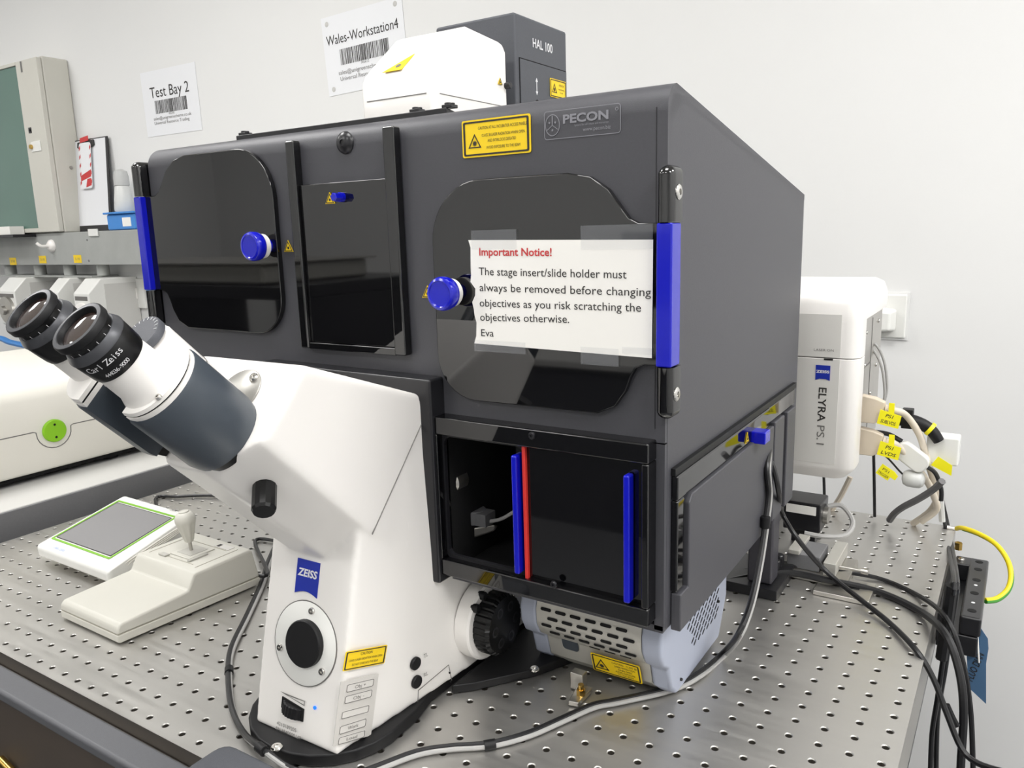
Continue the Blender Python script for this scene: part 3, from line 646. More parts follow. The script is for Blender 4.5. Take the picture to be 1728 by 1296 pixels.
obj('casing', B().prism([V((x, y, roof(.2) - .004)) for x, y in ((-.504, .0935), (-.4, .0935), (-.4, .206), (-.504, .206))], (0, 0, .6685 - roof(.2) + .004)), M_lamp, hl, .003, 2)
pn = obj('side_panel', B().box(-.4003, -.3985, .101, .202, .53, .6235), M_lamp, hl, .0008)
obj('panel_gap', B().box(-.4004, -.3994, .1003, .1012, .53, .6245).box(-.4004, -.3994, .1003, .2027, .6236, .6246), M_hole, hl)
text(hl, 'HAL 100', V((-.3997, .150, .6395)), Y, Z, .0095, M_inkwhite, .043, bold=.02)
caution(pn, V((-.3982, .180, .6020)), Y, Z, .036, .0200, [('ATTENTION', .2, .15, .12, .32), ('lamp hot when', .2, -.05, .1, .38), ('in use', .2, -.22, .1, .2)], tri=(-.24, 0, .55))
obj('hex_hole', B().lathe((-.3986, .134, .581), X, [(.0045, 0), (.0045, .0003)], 12), M_hole, pn)
obj('arrow_mark', B().box(-.3985, -.3983, .1330, .1342, .594, .604).prism([V((-.3985, .1312, .604)), V((-.3985, .136, .604)), V((-.3985, .1336, .608))], (.0002, 0, 0)).prism([V((-.3985, .1312, .594)), V((-.3985, .136, .594)), V((-.3985, .1336, .590))], (.0002, 0, 0)), M_inkwhite, pn, smooth=0)
# ================================================================== LASER MODULE BEHIND THE INCUBATOR
em = thing('laser_module', 'tall white laser module with blue emblem mounted behind the black enclosure', 'laser module', (-.18, .52, .1))
def rprof(x0, x1, y0, y1, r, k=5):
    return [(x0, y1), (x0, y0)] + [(x1 - r + r * math.cos(math.radians(-90 + 90 * i / k)), y0 + r + r * math.sin(math.radians(-90 + 90 * i / k))) for i in range(k + 1)] + [(x1, y1)]
P = rprof(-.26, -.1005, .42, .462, .018)
obj('front_cover', B().loft([[V((x if x < -.12 else x - d, y + e_ * (y < .45), z)) for x, y in P] for z, d, e_ in ((.105, .014, .012), (.118, .002, .003), (.124, 0, 0), (.2695, 0, 0))]), M_white, em, .0008, smooth=50)
P2 = rprof(-.26, -.1005, .42, .64, .018)
obj('top_cover', B().loft([[V((x if x < -.12 else x - d, y + e_ * (y < .5), z)) for x, y in P] for z, d, e_ in ((.2707, 0, 0), (.318, 0, 0))] ), M_white, em, smooth=50)
obj('top_cover', B().loft([[V((x if x < -.12 else x - d, y + e_ * (y < .5), z)) for x, y in P2] for z, d, e_ in ((.3181, 0, 0), (.340, .0, .0), (.355, .006, .006), (.3605, .018, .02))]), M_white, em, smooth=50)
obj('grey_stripe', B().box(-.255, -.1235, .4193, .4202, .128, .2688).box(-.255, -.1235, .4193, .4202, .2715, .3270), mat('grey_stripe', 'D3D1CC', .4, noise=.01), em)
obj('metal_chassis', B().box(-.26, -.1065, .4621, .640, .13, .318), M_steel, em, .001)
for (y, z) in ((.50, .295), (.60, .300), (.50, .25), (.60, .235), (.56, .20)): screw(em, V((-.1066, y, z)), X, .003)
obj('chassis_line', B().box(-.1066, -.1060, .55, .552, .14, .31).box(-.1066, -.1060, .47, .55, .246, .248), M_inkgrey, em)
lg = V((-.1435, .4191, .2510))
e = plate2d(em, 'emblem', lg, X, Z, [(-.009, .0095), (.009, .0095), (.009, -.0105), (.004, -.0085), (-.004, -.0085), (-.009, -.0105)], M_logo, .0005)
text(e, 'ZEISS', lg + Z * -.0005, X, Z, .0035, M_inkwhite, .0165, bold=.03, depth=.0008)
text(em, 'LASER ON', V((-.1437, .4190, .2790)), X, Z, .0032, M_inkgrey, .0245)
text(em, 'ELYRA', V((-.1475, .4190, .2085)), -Z, X, .0102, M_ink, .046, bold=.012)
text(em, 'PS.1', V((-.1475, .4190, .1655)), -Z, X, .0100, M_inkgrey, .026)
obj('key_slot', B().box(-.143, -.132, .4188, .4194, .2675, .2695), M_hole, em)
obj('support_column', B().box(-.25, -.215, .50, .56, .0, .13), M_satin, em)
# module cables
cn1, cn2 = V((-.107, .50, .1905)), V((-.107, .50, .1445))
beige_paths = ([(1503, 690), (1530, 702), (1552, 735), (1564, 775), (1575, 810), (1581, 838), (1570, 862), (1540, 884)], [(1495, 744), (1520, 758), (1545, 785), (1566, 815), (1577, 840), (1580, 860), (1555, 880)])
for k, (cn, pp, words, tg) in enumerate(((cn1, beige_paths[0], ('PS1', 'SUBLVDS'), (1500, 707)), (cn2, beige_paths[1], ('PS1', 'LVDS'), (1500, 760)))):
    t = thing('signal_cable', 'beige signal cable with %s yellow tag reading %s plugged into the module side' % (('upper', 'SUBLVDS'), ('lower', 'LVDS'))[k], 'cable', cn, 'beige signal cables')
    obj('connector_hood', B().hull([cn + V(p) for p in ((0, -.008, -.019), (0, .008, -.019), (0, -.008, .019), (0, .008, .019), (.018, -.008, -.019), (.018, .008, -.019), (.018, -.008, .016), (.018, .008, .016), (.030, -.006, -.013), (.030, .006, -.013), (.030, -.006, .011), (.030, .006, .011))]), M_beige, t, .0015)
    for q in range(3): obj('strain_relief', B().cyl(cn + X * (.0305 + q * .0045), cn + X * (.0335 + q * .0045), .0075 - q * .001, n=12), M_beige, t)
    obj('sheath', B().tube([cn + X * .03, cn + X * .043] + [at(p, .52 + .012 * i_, 1) for i_, p in enumerate(pp[1:])], .0046, 10), M_cabBe, t)
    c = at(tg, .488, 1)
    tr_ = V((1, 0, -.18)).normalized()
    p_ = plate2d(t, 'yellow_tag', c, tr_, tr_.cross(Y), [(-.013, -.010), (.014, -.010), (.014, .008), (-.013, .010)], M_tagy, .0008)
    obj('tag_tie', B().box(c.x - .001, c.x + .006, .4875, .489, c.z + .006, c.z + .022), M_tagy, t)
    for q, s in enumerate(words): text(p_, s, c + tr_ * .000 + tr_.cross(Y) * (.0015 - q * .0085), tr_, tr_.cross(Y), .0050, M_ink, .010 if q == 0 else .019, depth=.0010, bold=.01, shear=.2)
t = thing('trigger_lead', 'thin black lead with angled yellow trigger tag below the module', 'cable', at((1480, 720), .53, 1))
obj('lead', B().tube([at(p, .53, 1) for p in ((1478, 755), (1500, 775), (1518, 795), (1530, 806))], .0014), M_cabB, t)
c = at((1497, 799), .49, 1); tr_ = V((.86, 0, -.5)).normalized(); up_ = tr_.cross(Y)
p_ = plate2d(t, 'yellow_tag', c, tr_, up_, [(-.012, -.008), (.006, -.008), (.006, -.002), (.013, -.002), (.013, .005), (.006, .008), (-.012, .008)], M_tagy, .0008)
text(p_, 'PS1', c - tr_ * .003 + up_ * .001, tr_, up_, .004, M_ink, .009, depth=.001); text(p_, 'TRIGGER', c - tr_ * .003 - up_ * .006, tr_, up_, .004, M_ink, .015, depth=.001)
c = at((1542, 808), .53, 1); obj('ferrite_bead', B().lathe(c - X * .019, V((1, 0, .0)), [(.003, .004), (.009, .006), (.012, .011), (.0125, .019), (.012, .027), (.009, .031), (.003, .033)], 20), M_clear, t)
t = thing('adapter_plug', 'white oval inline adapter joined to a black lead near the yellow tags', 'adapter', at((1535, 775), .52, 1))
a, c = at((1515, 755), .52, 1), at((1560, 790), .52, 1); d_ = (c - a).normalized(); s_ = d_.cross(Y)
obj('casing', B().prism([a + (c - a) * .5 + d_ * u + s_ * q for u, q in rrect(.048, .027, .011)], (0, .014, 0)), M_whitegl, t, .003, 3)
obj('lead', B().tube([at(p, .527, 1) for p in ((1478, 729), (1500, 733), (1522, 745))], .0033, 8), M_cabB, t)
obj('lead', B().tube([at(p, .527, 1) for p in ((1560, 786), (1578, 798), (1588, 825), (1588, 845))], .003, 8), M_cabB, t)
t = thing('mains_coupler', 'white square mains coupler with thick black plug and yellow band', 'coupler', at((1592, 760), .56, 1))
c = at((1592, 757), .56, 1)
obj('block', B().box(c.x - .020, c.x + .020, .545, .575, c.z - .020, c.z + .020), M_whitegl, t, .003, 3)
obj('plug', B().tube([at(p, .54, 1) for p in ((1508, 705), (1545, 712), (1570, 725), (1585, 745))], lambda u: .010 - .003 * u, 12).box(at((1523, 692), .54, 1).x, at((1542, 692), .54, 1).x, .532, .548, at((1535, 722), .54, 1).z, at((1535, 690), .54, 1).z), M_rubber, t, .001)
a = at((1567, 722), .54, 1); obj('yellow_band', B().lathe(a, V((.8, 0, -.55)), [(.0098, 0), (.0098, .005)], 14), M_tagy, t)
c = at((1592, 785), .535, 1); plate2d(t, 'yellow_tag', c, V((1, 0, -.3)), V((.3, 0, 1)), [(-.014, -.006), (.014, -.010), (.010, .004), (-.010, .009)], M_tagy, .0008)
cable('hose', [[at(p, .50 + .012 * i, 1) for i, p in enumerate(((1590, 812), (1575, 826), (1550, 842), (1525, 855), (1510, 866), (1501, 878)))]], .0048, M_cabDG, 'dark grey flexible hose curving down to the table rear', 'hose')
cable('bowden_cable', [[at(p, .58, 1) for p in ((1455, 575), (1478, 582), (1492, 610), (1497, 650), (1493, 675))], [at(p, .575, 1) for p in ((1453, 582), (1474, 592), (1488, 620), (1493, 660), (1491, 680))]], .0019, M_cabG, 'pair of thin grey armoured leads arching from the module chassis')
cable('hanging_lead', [[at(p, .585, 1) for p in ((1474, 760), (1475, 800), (1476, 872))]], .0022, M_cabB, 'thin black lead hanging straight down beside the beige connectors')
cable('hanging_lead', [[at(p, .60, 1) for p in ((1390, 800), (1391, 830), (1391, 862))]], .0022, M_cabB, 'short black lead hanging below the white module')
cable('rear_lead', [[at(p, .60, 1) for p in ((1435, 805), (1420, 835), (1403, 862))]], .004, M_cabBe, 'beige lead slanting down below the white module')

# ================================================================== VENTED DETECTOR UNDER THE ENCLOSURE
vu = thing('vented_detector_unit', 'silver and blue-grey vented unit with yellow laser label under the enclosure', 'detector unit', (-.255, .06, 0))
prof = [(.004, .004), (-.010, .016), (-.017, .040), (-.030, .049), (-.037, .062), (-.038, .078), (-.033, .094), (-.020, .108), (.0, .1155), (.150, .1155), (.152, .045), (.128, .004)]
def slab(x0, x1, grow, m, nm, bev=.002, seq=prof):
    cx_, cz_ = .06, .06
    return obj(nm, B().prism([V((x0, cx_ + (y - cx_) * grow, cz_ + (z - cz_) * grow if z > .01 else z)) for y, z in seq], (x1 - x0, 0, 0)), m, vu, bev, 3, smooth=30)
slab(-.312, -.200, .985, M_silver, 'vent_cover', .001)
slab(-.330, -.312, 1., M_bgrey, 'end_cap', .003); slab(-.200, -.180, 1., M_bgrey, 'end_cap', .004)
arc = [(-.017, .040), (-.030, .049), (-.037, .062), (-.038, .078), (-.033, .094), (-.020, .108)]
S_ = spline([(0, (y - .06) * .985 + .06, (z - .06) * .985 + .06) for y, z in arc], 8)
L_ = [0]
for i in range(len(S_) - 1): L_.append(L_[-1] + (S_[i + 1] - S_[i]).length)
def onarc(u):
    u *= L_[-1]
    for i in range(len(S_) - 1):
        if L_[i + 1] >= u: break
    t = (u - L_[i]) / max(1e-9, L_[i + 1] - L_[i]); p = S_[i].lerp(S_[i + 1], t); tn = (S_[i + 1] - S_[i]).normalized(); return p, tn
slot = None
for r in range(7):
    p, tn = onarc(.80 - r * .105)
    for k in range(6):
        if r == 6 and k < 3: continue
        x = -.3005 + k * .0162 + (.0075 if r % 2 else 0)
        n_ = X.cross(tn) * 1; n_ = n_ if n_.y < 0 else -n_
        if slot is None:
            bb = B().prism([V((a, b_, -.0003)) for a, b_ in rrect(.0115, .0031, .0014, 2)], (0, 0, .0007))
            slot = bpy.data.meshes.new('vent_slot'); slot.from_pydata(bb.v, [], bb.f); slot.materials.append(M_hole)
        o = bpy.data.objects.new('vent_slot', slot); COL.objects.link(o); o.parent = vu; OFF[o.name] = OFF[vu.name]
        zz = n_; yy = tn; xx = yy.cross(zz)
        o.matrix_local = Matrix.Translation(V((x, p.y, p.z)) - OFF[vu.name]) @ Matrix((xx, yy, zz)).transposed().to_4x4()
b = B()
for r in range(15):
    for k in range(8):
        y = .026 + k * .0125 + (.006 if r % 2 else 0); z = .036 + r * .0052
        if (y - .02) + (z - .036) * .9 < .01 or z > .113 or y < .045 - (z - .036) * .5 or y > .128: continue
        b.prism([V((-.1803, y + a, z + b_ + a * .5)) for a, b_ in rrect(.0070, .0024, .001, 1)], (.0006, 0, 0))
obj('side_vent_slots', b, M_hole, vu, smooth=0, kind='stuff')
LU = V((0, -.012, .027)).normalized(); LU = V((0, -.010, .030)).normalized()
lc = V((-.2345, -.0150, .0268)); LN = X.cross(LU)
caution(vu, lc + LN * .0012, X, LU, .052, .0235, [('CAUTION - CLASS 3B', .18, .22, .11, .5), ('LASER RADIATION', .18, .06, .10, .42), ('WHEN OPEN', .18, -.09, .10, .28), ('AVOID EXPOSURE', .18, -.23, .10, .4), ('TO THE BEAM', .18, -.36, .09, .32)], tri=(-.30, -.02, .62))
obj('dark_window', B().prism([V((-.285, -.0150, .0375)) + LN * .0006 + X * a + LU * b_ for a, b_ in rrect(.018, .016, .004)], LN * .0012), M_slate, vu, .0004)
for p in ((-.188, .012, .016), (-.188, .12, .05)): screw(vu, V((-.1801, p[1], p[2])), X, .0016, m=M_satin)
cl = thing('table_clamp', 'small steel table clamp bolted down beside the vented unit', 'clamp', (-.262, -.035, 0))
obj('clamp_bar', B().hull([V(p) for p in ((-.270, -.028, .001), (-.254, -.028, .001), (-.254, -.058, .001), (-.264, -.060, .001), (-.270, -.028, .006), (-.254, -.028, .006), (-.254, -.058, .006), (-.264, -.060, .006))]), M_steel, cl, .001)
obj('clamp_post', B().box(-.276, -.262, -.034, -.024, .001, .019), M_steel, cl, .001)
obj('clamp_bolt', B().cyl((-.258, -.045, .006), (-.258, -.045, .012), .0045, n=6).cyl((-.258, -.045, .012), (-.258, -.045, .017), .0028), M_brass, cl)

# ================================================================== SUPPORT POST AND REAR STAGE
po = thing('support_post', 'black square post on a flat foot plate holding up the enclosure', 'post', (-.18, .28, 0))
obj('foot_plate', B().box(-.245, -.1505, .250, .345, .0003, .013), M_satin, po, .001)
obj('post', B().box(-.190, -.160, .262, .292, .0132, .1175), mat('post_slate', '3A393F', .45, noise=.08, nscale=200), po, .003)
obj('cable_clip', B().cyl((-.201, .275, .075), (-.201, .275, .081), .004), M_steel, po)
st = thing('translation_stage', 'small steel translation stage with thumb screws on the table behind the post', 'stage', (-.14, .36, 0))
obj('base', B().box(-.165, -.085, .325, .40, .0003, .010), M_steel, st, .001)
obj('slotted_foot', B().box(-.118, -.055, .290, .345, .0003, .006), M_steel, st, .001)
obj('slot', B().box(-.100, -.070, .316, .321, .0055, .0063), M_hole, st)
obj('carriage', B().box(-.160, -.120, .335, .385, .0102, .030), M_dgrey, st, .001)
obj('carriage_cap', B().box(-.158, -.144, .330, .39, .0302, .036), M_silver, st, .001)
obj('clamp_block', B().box(-.115, -.100, .33, .41, .0102, .027), M_silver, st, .001)
obj('spindle', B().cyl((-.0995, .352, .016), (-.070, .352, .016), .002).cyl((-.074, .352, .016), (-.066, .352, .016), .004, n=14), M_steel, st)
for y in (.315, .335): obj('thumb_screw', B().cyl((-.168, y - .008, .010), (-.168, y - .008, .028), .0065, n=14, c=.001), M_satin, st)
cb = thing('miniature_camera', 'small black camera head with a white label standing behind the post', 'camera', (-.16, .45, 0))
obj('body', B().box(-.192, -.142, .44, .49, .0204, .062), M_satin, cb, .002)
obj('label_strip', B().box(-.188, -.148, .4388, .4399, .046, .058), M_paper, cb)
obj('foot', B().box(-.182, -.150, .45, .48, .0003, .0203), M_satin, cb)
obj('side_ring', B().cyl((-.1418, .465, .04), (-.136, .465, .04), .012), M_steel, cb)
cable('camera_lead', [[(-.14, .475, .05), (-.122, .48, .052), (-.105, .47, .035), (-.11, .45, .022), (-.135, .435, .020), (-.16, .43, .022)]], .0035, M_cabG, 'grey lead looping beside the small black camera head')

# ================================================================== JOYSTICK CONTROL BOX
jy = thing('joystick_controller', 'cream joystick control box with ribbed stick on the table', 'controller', (-.81, -.12, 0))
A_ = V((-.8775, -.2105, 0)); jx = V((.1225, -.0015, 0)).normalized(); jyv = V((.016, .185, 0)).normalized(); jw = .1225
def jp(u, v, z): return A_ + jx * u + jyv * v + Z * z
def jring(u, ins, seq): return [jp(u, v + (ins if v < .09 else -ins) * 0, z) for v, z in seq]
low = [(.002, .002), (0, .0035), (0, .0115), (.187, .0115), (.187, .0035), (.184, .002)]
upp = [(0, .0122), (.0008, .020), (.005, .0245), (.088, .0315), (.0975, .0485), (.1005, .0500), (.176, .0530), (.179, .0515), (.1865, .0122)]
obj('lower_shell', B().loft([jring(0, 0, low), jring(jw, 0, low)]), M_cream, jy, .003, 3)
obj('seam', B().loft([jring(.0008, 0, [(.001, .011), (.001, .0125), (.186, .0125), (.186, .011)]), jring(jw - .0008, 0, [(.001, .011), (.001, .0125), (.186, .0125), (.186, .011)])]), mat('cream_shadow_groove', 'A9A598', .5, noise=.03), jy)
obj('upper_shell', B().loft([jring(0, 0, [(v, .0122 + (z - .0122) * .0 if z < .013 else z * .97) for v, z in upp]), jring(.004, 0, upp), jring(jw - .004, 0, upp), jring(jw, 0, [(v, z if z < .013 else z * .97) for v, z in upp])]), M_cream, jy, .0025, 3, smooth=50)
TZ = lambda v: .0501 + (v - .1005) * .04
def jplate(nm, u0, u1, v0, v1, m, t=.0008, bev=.0003, parent=None):
    return obj(nm, B().hull([jp(u, v, TZ(v) + dz) for u in (u0, u1) for v in (v0, v1) for dz in (0, t)]), m, parent or jy, bev)
ring_o = [(u, v) for u, v in rrect(.074, .048, .008, 4, .062, .135)]
for (u0, u1, v0, v1) in ((.012, .013, .108, .172), (.108, .109, .108, .168), (.026, .098, .158, .159), (.026, .098, .112, .113)):
    jplate('panel_groove', u0, u1, v0, v1, mat('cream_shadow_groove', 'B9B5A8', .5, noise=.03), .0004)
jplate('stick_gate', .042, .082, .118, .154, M_cream, .0016, .0006)
jplate('stick_boot', .048, .076, .124, .149, mat('gate_grey', 'B5B3AC', .4, noise=.04), .0021, .0003)
jplate('push_key', .032, .046, .1085, .1155, mat('gate_grey', 'B5B3AC', .4, noise=.04), .0022, .0004)
jplate('push_key', .084, .0885, .114, .140, mat('gate_grey', 'B5B3AC', .4, noise=.04), .0022, .0004)
lb = jplate('type_label', .072, .100, .160, .170, mat('grey_foil', 'C9C6C1', .4, noise=.02), .0005, 0)
jplate('label_mark', .074, .079, .162, .168, M_ink, .0008, 0)
jc = jp(.060, .136, .0530); dirn = (V((-.004, -.002, .05))).normalized()
stem = obj('stick_rod', B().cyl(jc - dirn * .001, jc + dirn * .02, .0023), M_steel, jy)
n_ = 32
prof = [(.0045, .012), (.0058, .014), (.0112, .034), (.0124, .038), (.0128, .0405), (.0126, .0455), (.0098, .0505), (.0068, .0518)]
xo = dirn.orthogonal().normalized(); yo = dirn.cross(xo)
obj('stick_grip', B().loft([[jc + dirn * h + (xo * math.cos(2 * math.pi * k / n_) + yo * math.sin(2 * math.pi * k / n_)) * (r - (.0010 if (k % 4 < 2 and 0 < i < 4) else 0)) for k in range(n_)] for i, (r, h) in enumerate(prof)]), M_cream, jy, smooth=40)
obj('stick_button', B().lathe(jc + dirn * .0514, dirn, [(.0062, 0), (.0062, .0016), (.0055, .0022)], 24), M_cream, jy)

# ================================================================== TOUCH DISPLAY
td = thing('touch_display', 'white sloping touch display with green screen border behind the joystick box', 'display', (-.99, -.07, 0))
f0, f1 = V((-1.0765, -.138, .029)), V((-.8935, -.1395, .029)); k0, k1 = V((-1.0715, -.002, .063)), V((-.9015, -.005, .063))
sx_ = (f1 - f0).normalized(); sy_ = (k0 - f0).normalized(); sn_ = sx_.cross(sy_).normalized()
obj('casing', B().hull([f0, f1, k0, k1, f0 - Z * .018 + Y * .001, f1 - Z * .018 + Y * .001, V((k0.x, .004, .022)), V((k1.x, .001, .022))]), M_whitegl, td, .006, 3)
obj('lower_casing', B().hull([V(p) for p in ((-1.070, -.128, .012), (-.900, -.130, .012), (-1.068, .002, .024), (-.905, .0, .024), (-1.05, -.110, .001), (-.92, -.112, .001), (-1.05, -.005, .001), (-.92, -.007, .001))]), M_offwhite, td, .003)
cs = (f0 + f1 + k0 + k1) / 4 + sn_ * .0007 + sy_ * .002 - sx_ * .006
gw, gh = .1470, .1060
ring2d(td, 'screen_border', cs, sx_, sy_, rrect(gw, gh, .0015, 2), rrect(gw - .006, gh - .006, .001, 2), M_green, .0006, -.0004)
plate2d(td, 'screen', cs, sx_, sy_, rrect(gw - .012, gh - .012, .001, 2), M_screen, .0007, lift=-.0006)
ring2d(td, 'screen_recess', cs, sx_, sy_, rrect(gw - .0105, gh - .0105, .001, 2), rrect(gw - .0125, gh - .0125, .001, 2), M_ink, .0004, -.0002)
text(td, 'CARL ZEISS', cs - sy_ * .0665 - sx_ * .03, sx_, sy_, .004, M_inkblue, .028); text(td, 'ZEN', cs + sy_ * .061 + sx_ * .05, sx_, sy_, .004, M_inkgrey, .014)
for k in range(4):
    a = k * .006
    obj('grip_groove', B().tube([V((-.8965 - .0008 * k + .0005, -.125 + a * 1.2, .020 - .001 * k)), V((-.896, -.115 + a * 1.3, .030 - .0008 * k)), V((-.8955, -.085 + a, .0385 - .001 * k)), V((-.897, -.05 + a * .6, .047 - .0015 * k)), V((-.899, -.02, .053 - .002 * k))], .0012, 6), M_offwhite, td)
cable('display_lead', [[V((-.96, .0, .012)), at((262, 843), .004), at((300, 838), .004), at((350, 836), .004), at((410, 838), .004), at((450, 846), .004)]], .0028, M_cabB, 'black lead running back from the touch display')
cable('joystick_lead', [[jp(.115, .186, .012), jp(.12, .20, .012), at((430, 914), .004), at((460, 912), .004), at((490, 925), .004)]], .0026, M_cabB, 'short black lead leaving the back of the joystick box')
# ================================================================== CABLES ON THE TABLE
fz = .0045
front_px = [(462, 925), (452, 948), (440, 985), (415, 1040), (391, 1090), (385, 1130), (390, 1190), (410, 1235), (440, 1262), (490, 1296), (560, 1318), (620, 1300), (700, 1270), (760, 1260), (825, 1255), (890, 1238), (950, 1212), (1000, 1190), (1040, 1182), (1130, 1161), (1180, 1136), (1222, 1100)]
def fpath(dx, dy, dz=0.):
    pts = [at((x + dx, y + dy), fz + dz + (.0125 if 425 < x < 480 and y > 1240 else 0)) for x, y in front_px]
    pts += [at((x + dx, y + dy), xv, 0) for x, y, xv in ((1248, 1066, -.136), (1268, 1012, -.138), (1282, 945, -.141), (1291, 885, -.143), (1297, 832, -.144), (1294, 790, -.145))] + [V((-.153, .204, .207)), V((-.164, .204, .212))]
    return pts
t = thing('front_cable_pair', 'long black and grey cable pair taped together curving round the microscope base', 'cable', at((385, 1130), 0))
obj('black_cable', B().tube(fpath(0, 0), .0029, 8), M_cabB, t)
obj('grey_cable', B().tube(fpath(3.5, 4.5, -.001), .0022, 8), M_cabG, t)
for k in (5, 14, 8):
    pth = fpath(1.5, 2, -.0005); q = pth[k]; d_ = (pth[k + 1] - pth[k - 1]).normalized()
    obj('tape_band', B().lathe(q - d_ * .005, d_, [(.0046, 0), (.0046, .010)], 12), M_rubber, t)
q = at((1291, 890), -.1428, 0); obj('tape_band', B().lathe(q, Z, [(.0052, 0), (.0052, .012)], 12), M_rubber, t)
GRP = 'black cables over the table edge'
cable('rear_cable', [[V((-.166, .204, .20)), V((-.150, .204, .185)), V((-.142, .208, .15)), at((1318, 862), .30, 1), at((1345, 908), .29, 1), at((1392, 962), .024), at((1450, 1010), .009), at((1500, 1050), .0045), at((1545, 1096), .0045), at((1575, 1145), .19, 1), at((1598, 1205), .18, 1), at((1622, 1262), .17, 1), at((1650, 1288), .16, 1), at((1700, 1304), .15, 1)]], .0030, M_cabB, 'black cable sagging from the enclosure side across the table and over its edge', group=GRP)
cable('rear_cable', [[V((-.25, .24, .006)), at((1300, 955), .012), at((1400, 963), .0095), at((1480, 975), .0035), at((1550, 1005), .0035), at((1596, 1042), .27, 1), at((1622, 1105), .25, 1), at((1637, 1190), .24, 1), at((1642, 1296), .24, 1), at((1644, 1420), .24, 1)]], .0028, M_cabB, 'thinner of two parallel black cables lying across the table right side', group=GRP)
cable('rear_cable', [[V((-.25, .215, .006)), at((1310, 967), .012), at((1400, 980), .0110), at((1480, 998), .0050), at((1550, 1030), .0050), at((1594, 1068), .23, 1), at((1618, 1130), .21, 1), at((1626, 1200), .20, 1), at((1621, 1300), .20, 1), at((1618, 1420), .20, 1)]], .0042, M_cabB, 'thicker of two parallel black cables lying across the table right side', group=GRP)
dp = thing('dropping_cable', 'bundle of black cables dropping along the right table edge', 'cable', at((1597, 900), .62, 1))
obj('cable_strand', B().tube([at((1588, 845), .60, 1), at((1594, 880), .61, 1), at((1600, 920), .55, 1)] + [at(p, .30, 1) + V((.004, 0, 0)) for p in ((1603, 975), (1600, 1010), (1592, 1060), (1585, 1110), (1575, 1180), (1566, 1240), (1563, 1330))], .0028), M_cabB, dp)
obj('cable_strand', B().tube([at((1590, 845), .605, 1), at((1598, 880), .615, 1), at((1606, 920), .55, 1)] + [at(p, .31, 1) + V((.004, 0, 0)) for p in ((1608, 975), (1606, 1010), (1596, 1070), (1588, 1130), (1577, 1195), (1574, 1250), (1573, 1330))], .0028), M_cabB, dp)
obj('sleeve', B().tube([at(p, .30, 1) + V((.003, -.004, 0)) for p in ((1601, 985), (1594, 1040), (1584, 1108))], .0062), M_rubber, dp)
obj('taped_end', B().tube([at(p, .19, 1) for p in ((1596, 1190), (1605, 1210), (1613, 1225))], .0042), M_rubber, dp)
obj('clear_sleeve', B().tube([at(p, .60, 1) for p in ((1586, 825), (1588, 850), (1590, 880))], .0042), M_clear, dp)
# earth wire and black terminal bracket
t = thing('earth_wire', 'yellow and green striped earth wire looping beside the black bracket', 'wire', at((1612, 893), .6, 1))
ew = [at(p, .60 - i * .018, 1) for i, p in enumerate(((1614, 892), (1624, 891), (1650, 900), (1680, 918), (1700, 945), (1706, 972), (1700, 995), (1682, 1010), (1662, 1013)))]
obj('yellow_core', B().tube(ew, .0034, 10), M_earthy, t)
obj('green_stripe', B().tube([p + V((.0012, -.0016, -.0012)) for p in ew[1:]], .0026, 8), M_earthg, t)
obj('ring_lug', B().cyl(ew[0] - V((.012, 0, 0)), ew[0] + V((.002, 0, .0)), .003), M_chrome, t)
br = thing('edge_bracket', 'black machined bracket bolted to the right table edge below the earth wire', 'bracket', (.035, .42, -.05))
obj('back_plate', B().box(.0128, .019, .355, .535, -.062, -.020), M_satin, br, .001)
obj('arm', B().box(.0355, .058, .352, .545, -.040, -.016), M_satin, br, .003)
obj('end_block', B().box(.0192, .058, .515, .545, -.0402, -.0165), M_satin, br, .002)
obj('floor', B().box(.0192, .056, .352, .53, -.066, -.0405), M_satin, br, .002)
for y in (.372, .425, .468, .505, .532): obj('bolt_hole', B().lathe((.047, y, -.0160), Z, [(.0048, 0), (.0048, .0003)], 14), M_hole, br)
screw(br, V((.026, .53, -.0163)), Z, .004)
for y in (.395, .45): obj('white_mark', B().cyl((.047, y, -.0159), (.047, y, -.0156), .0022, n=8), M_inkwhite, br)
obj('brass_terminal', B().cyl((.02, .556, -.012), (.02, .556, -.002), .005, n=6), M_brass, br)
tg = thing('blue_tag', 'blue card tag with handwriting hanging on white string below the bracket', 'tag', at((1650, 1062), .40, 1))
gy = .36
pts = [at(p, gy, 1) for p in ((1629, 1062), (1655, 1060), (1667, 1078), (1668, 1095), (1664, 1120), (1664, 1188), (1634, 1160))]
card = obj('card', B().prism(pts, (0, .0008, 0)), M_tagb, tg, smooth=0)
a = at((1651, 1115), gy - .0004, 1)
text(card, 'FLUO DIAN', at((1651, 1128), gy - .0003, 1), V((.25, 0, 1)), V((-1, 0, .25)), .008, M_ink, .040, depth=.0004, bold=.01, shear=.2)
obj('string', B().tube([at(p, gy - .002, 1) for p in ((1646, 1056), (1641, 1072), (1640, 1085))], .0010, 6).tube([at(p, gy - .002, 1) for p in ((1648, 1056), (1650, 1080), (1651, 1100), (1652, 1118))], .0010, 6), M_paper, tg)

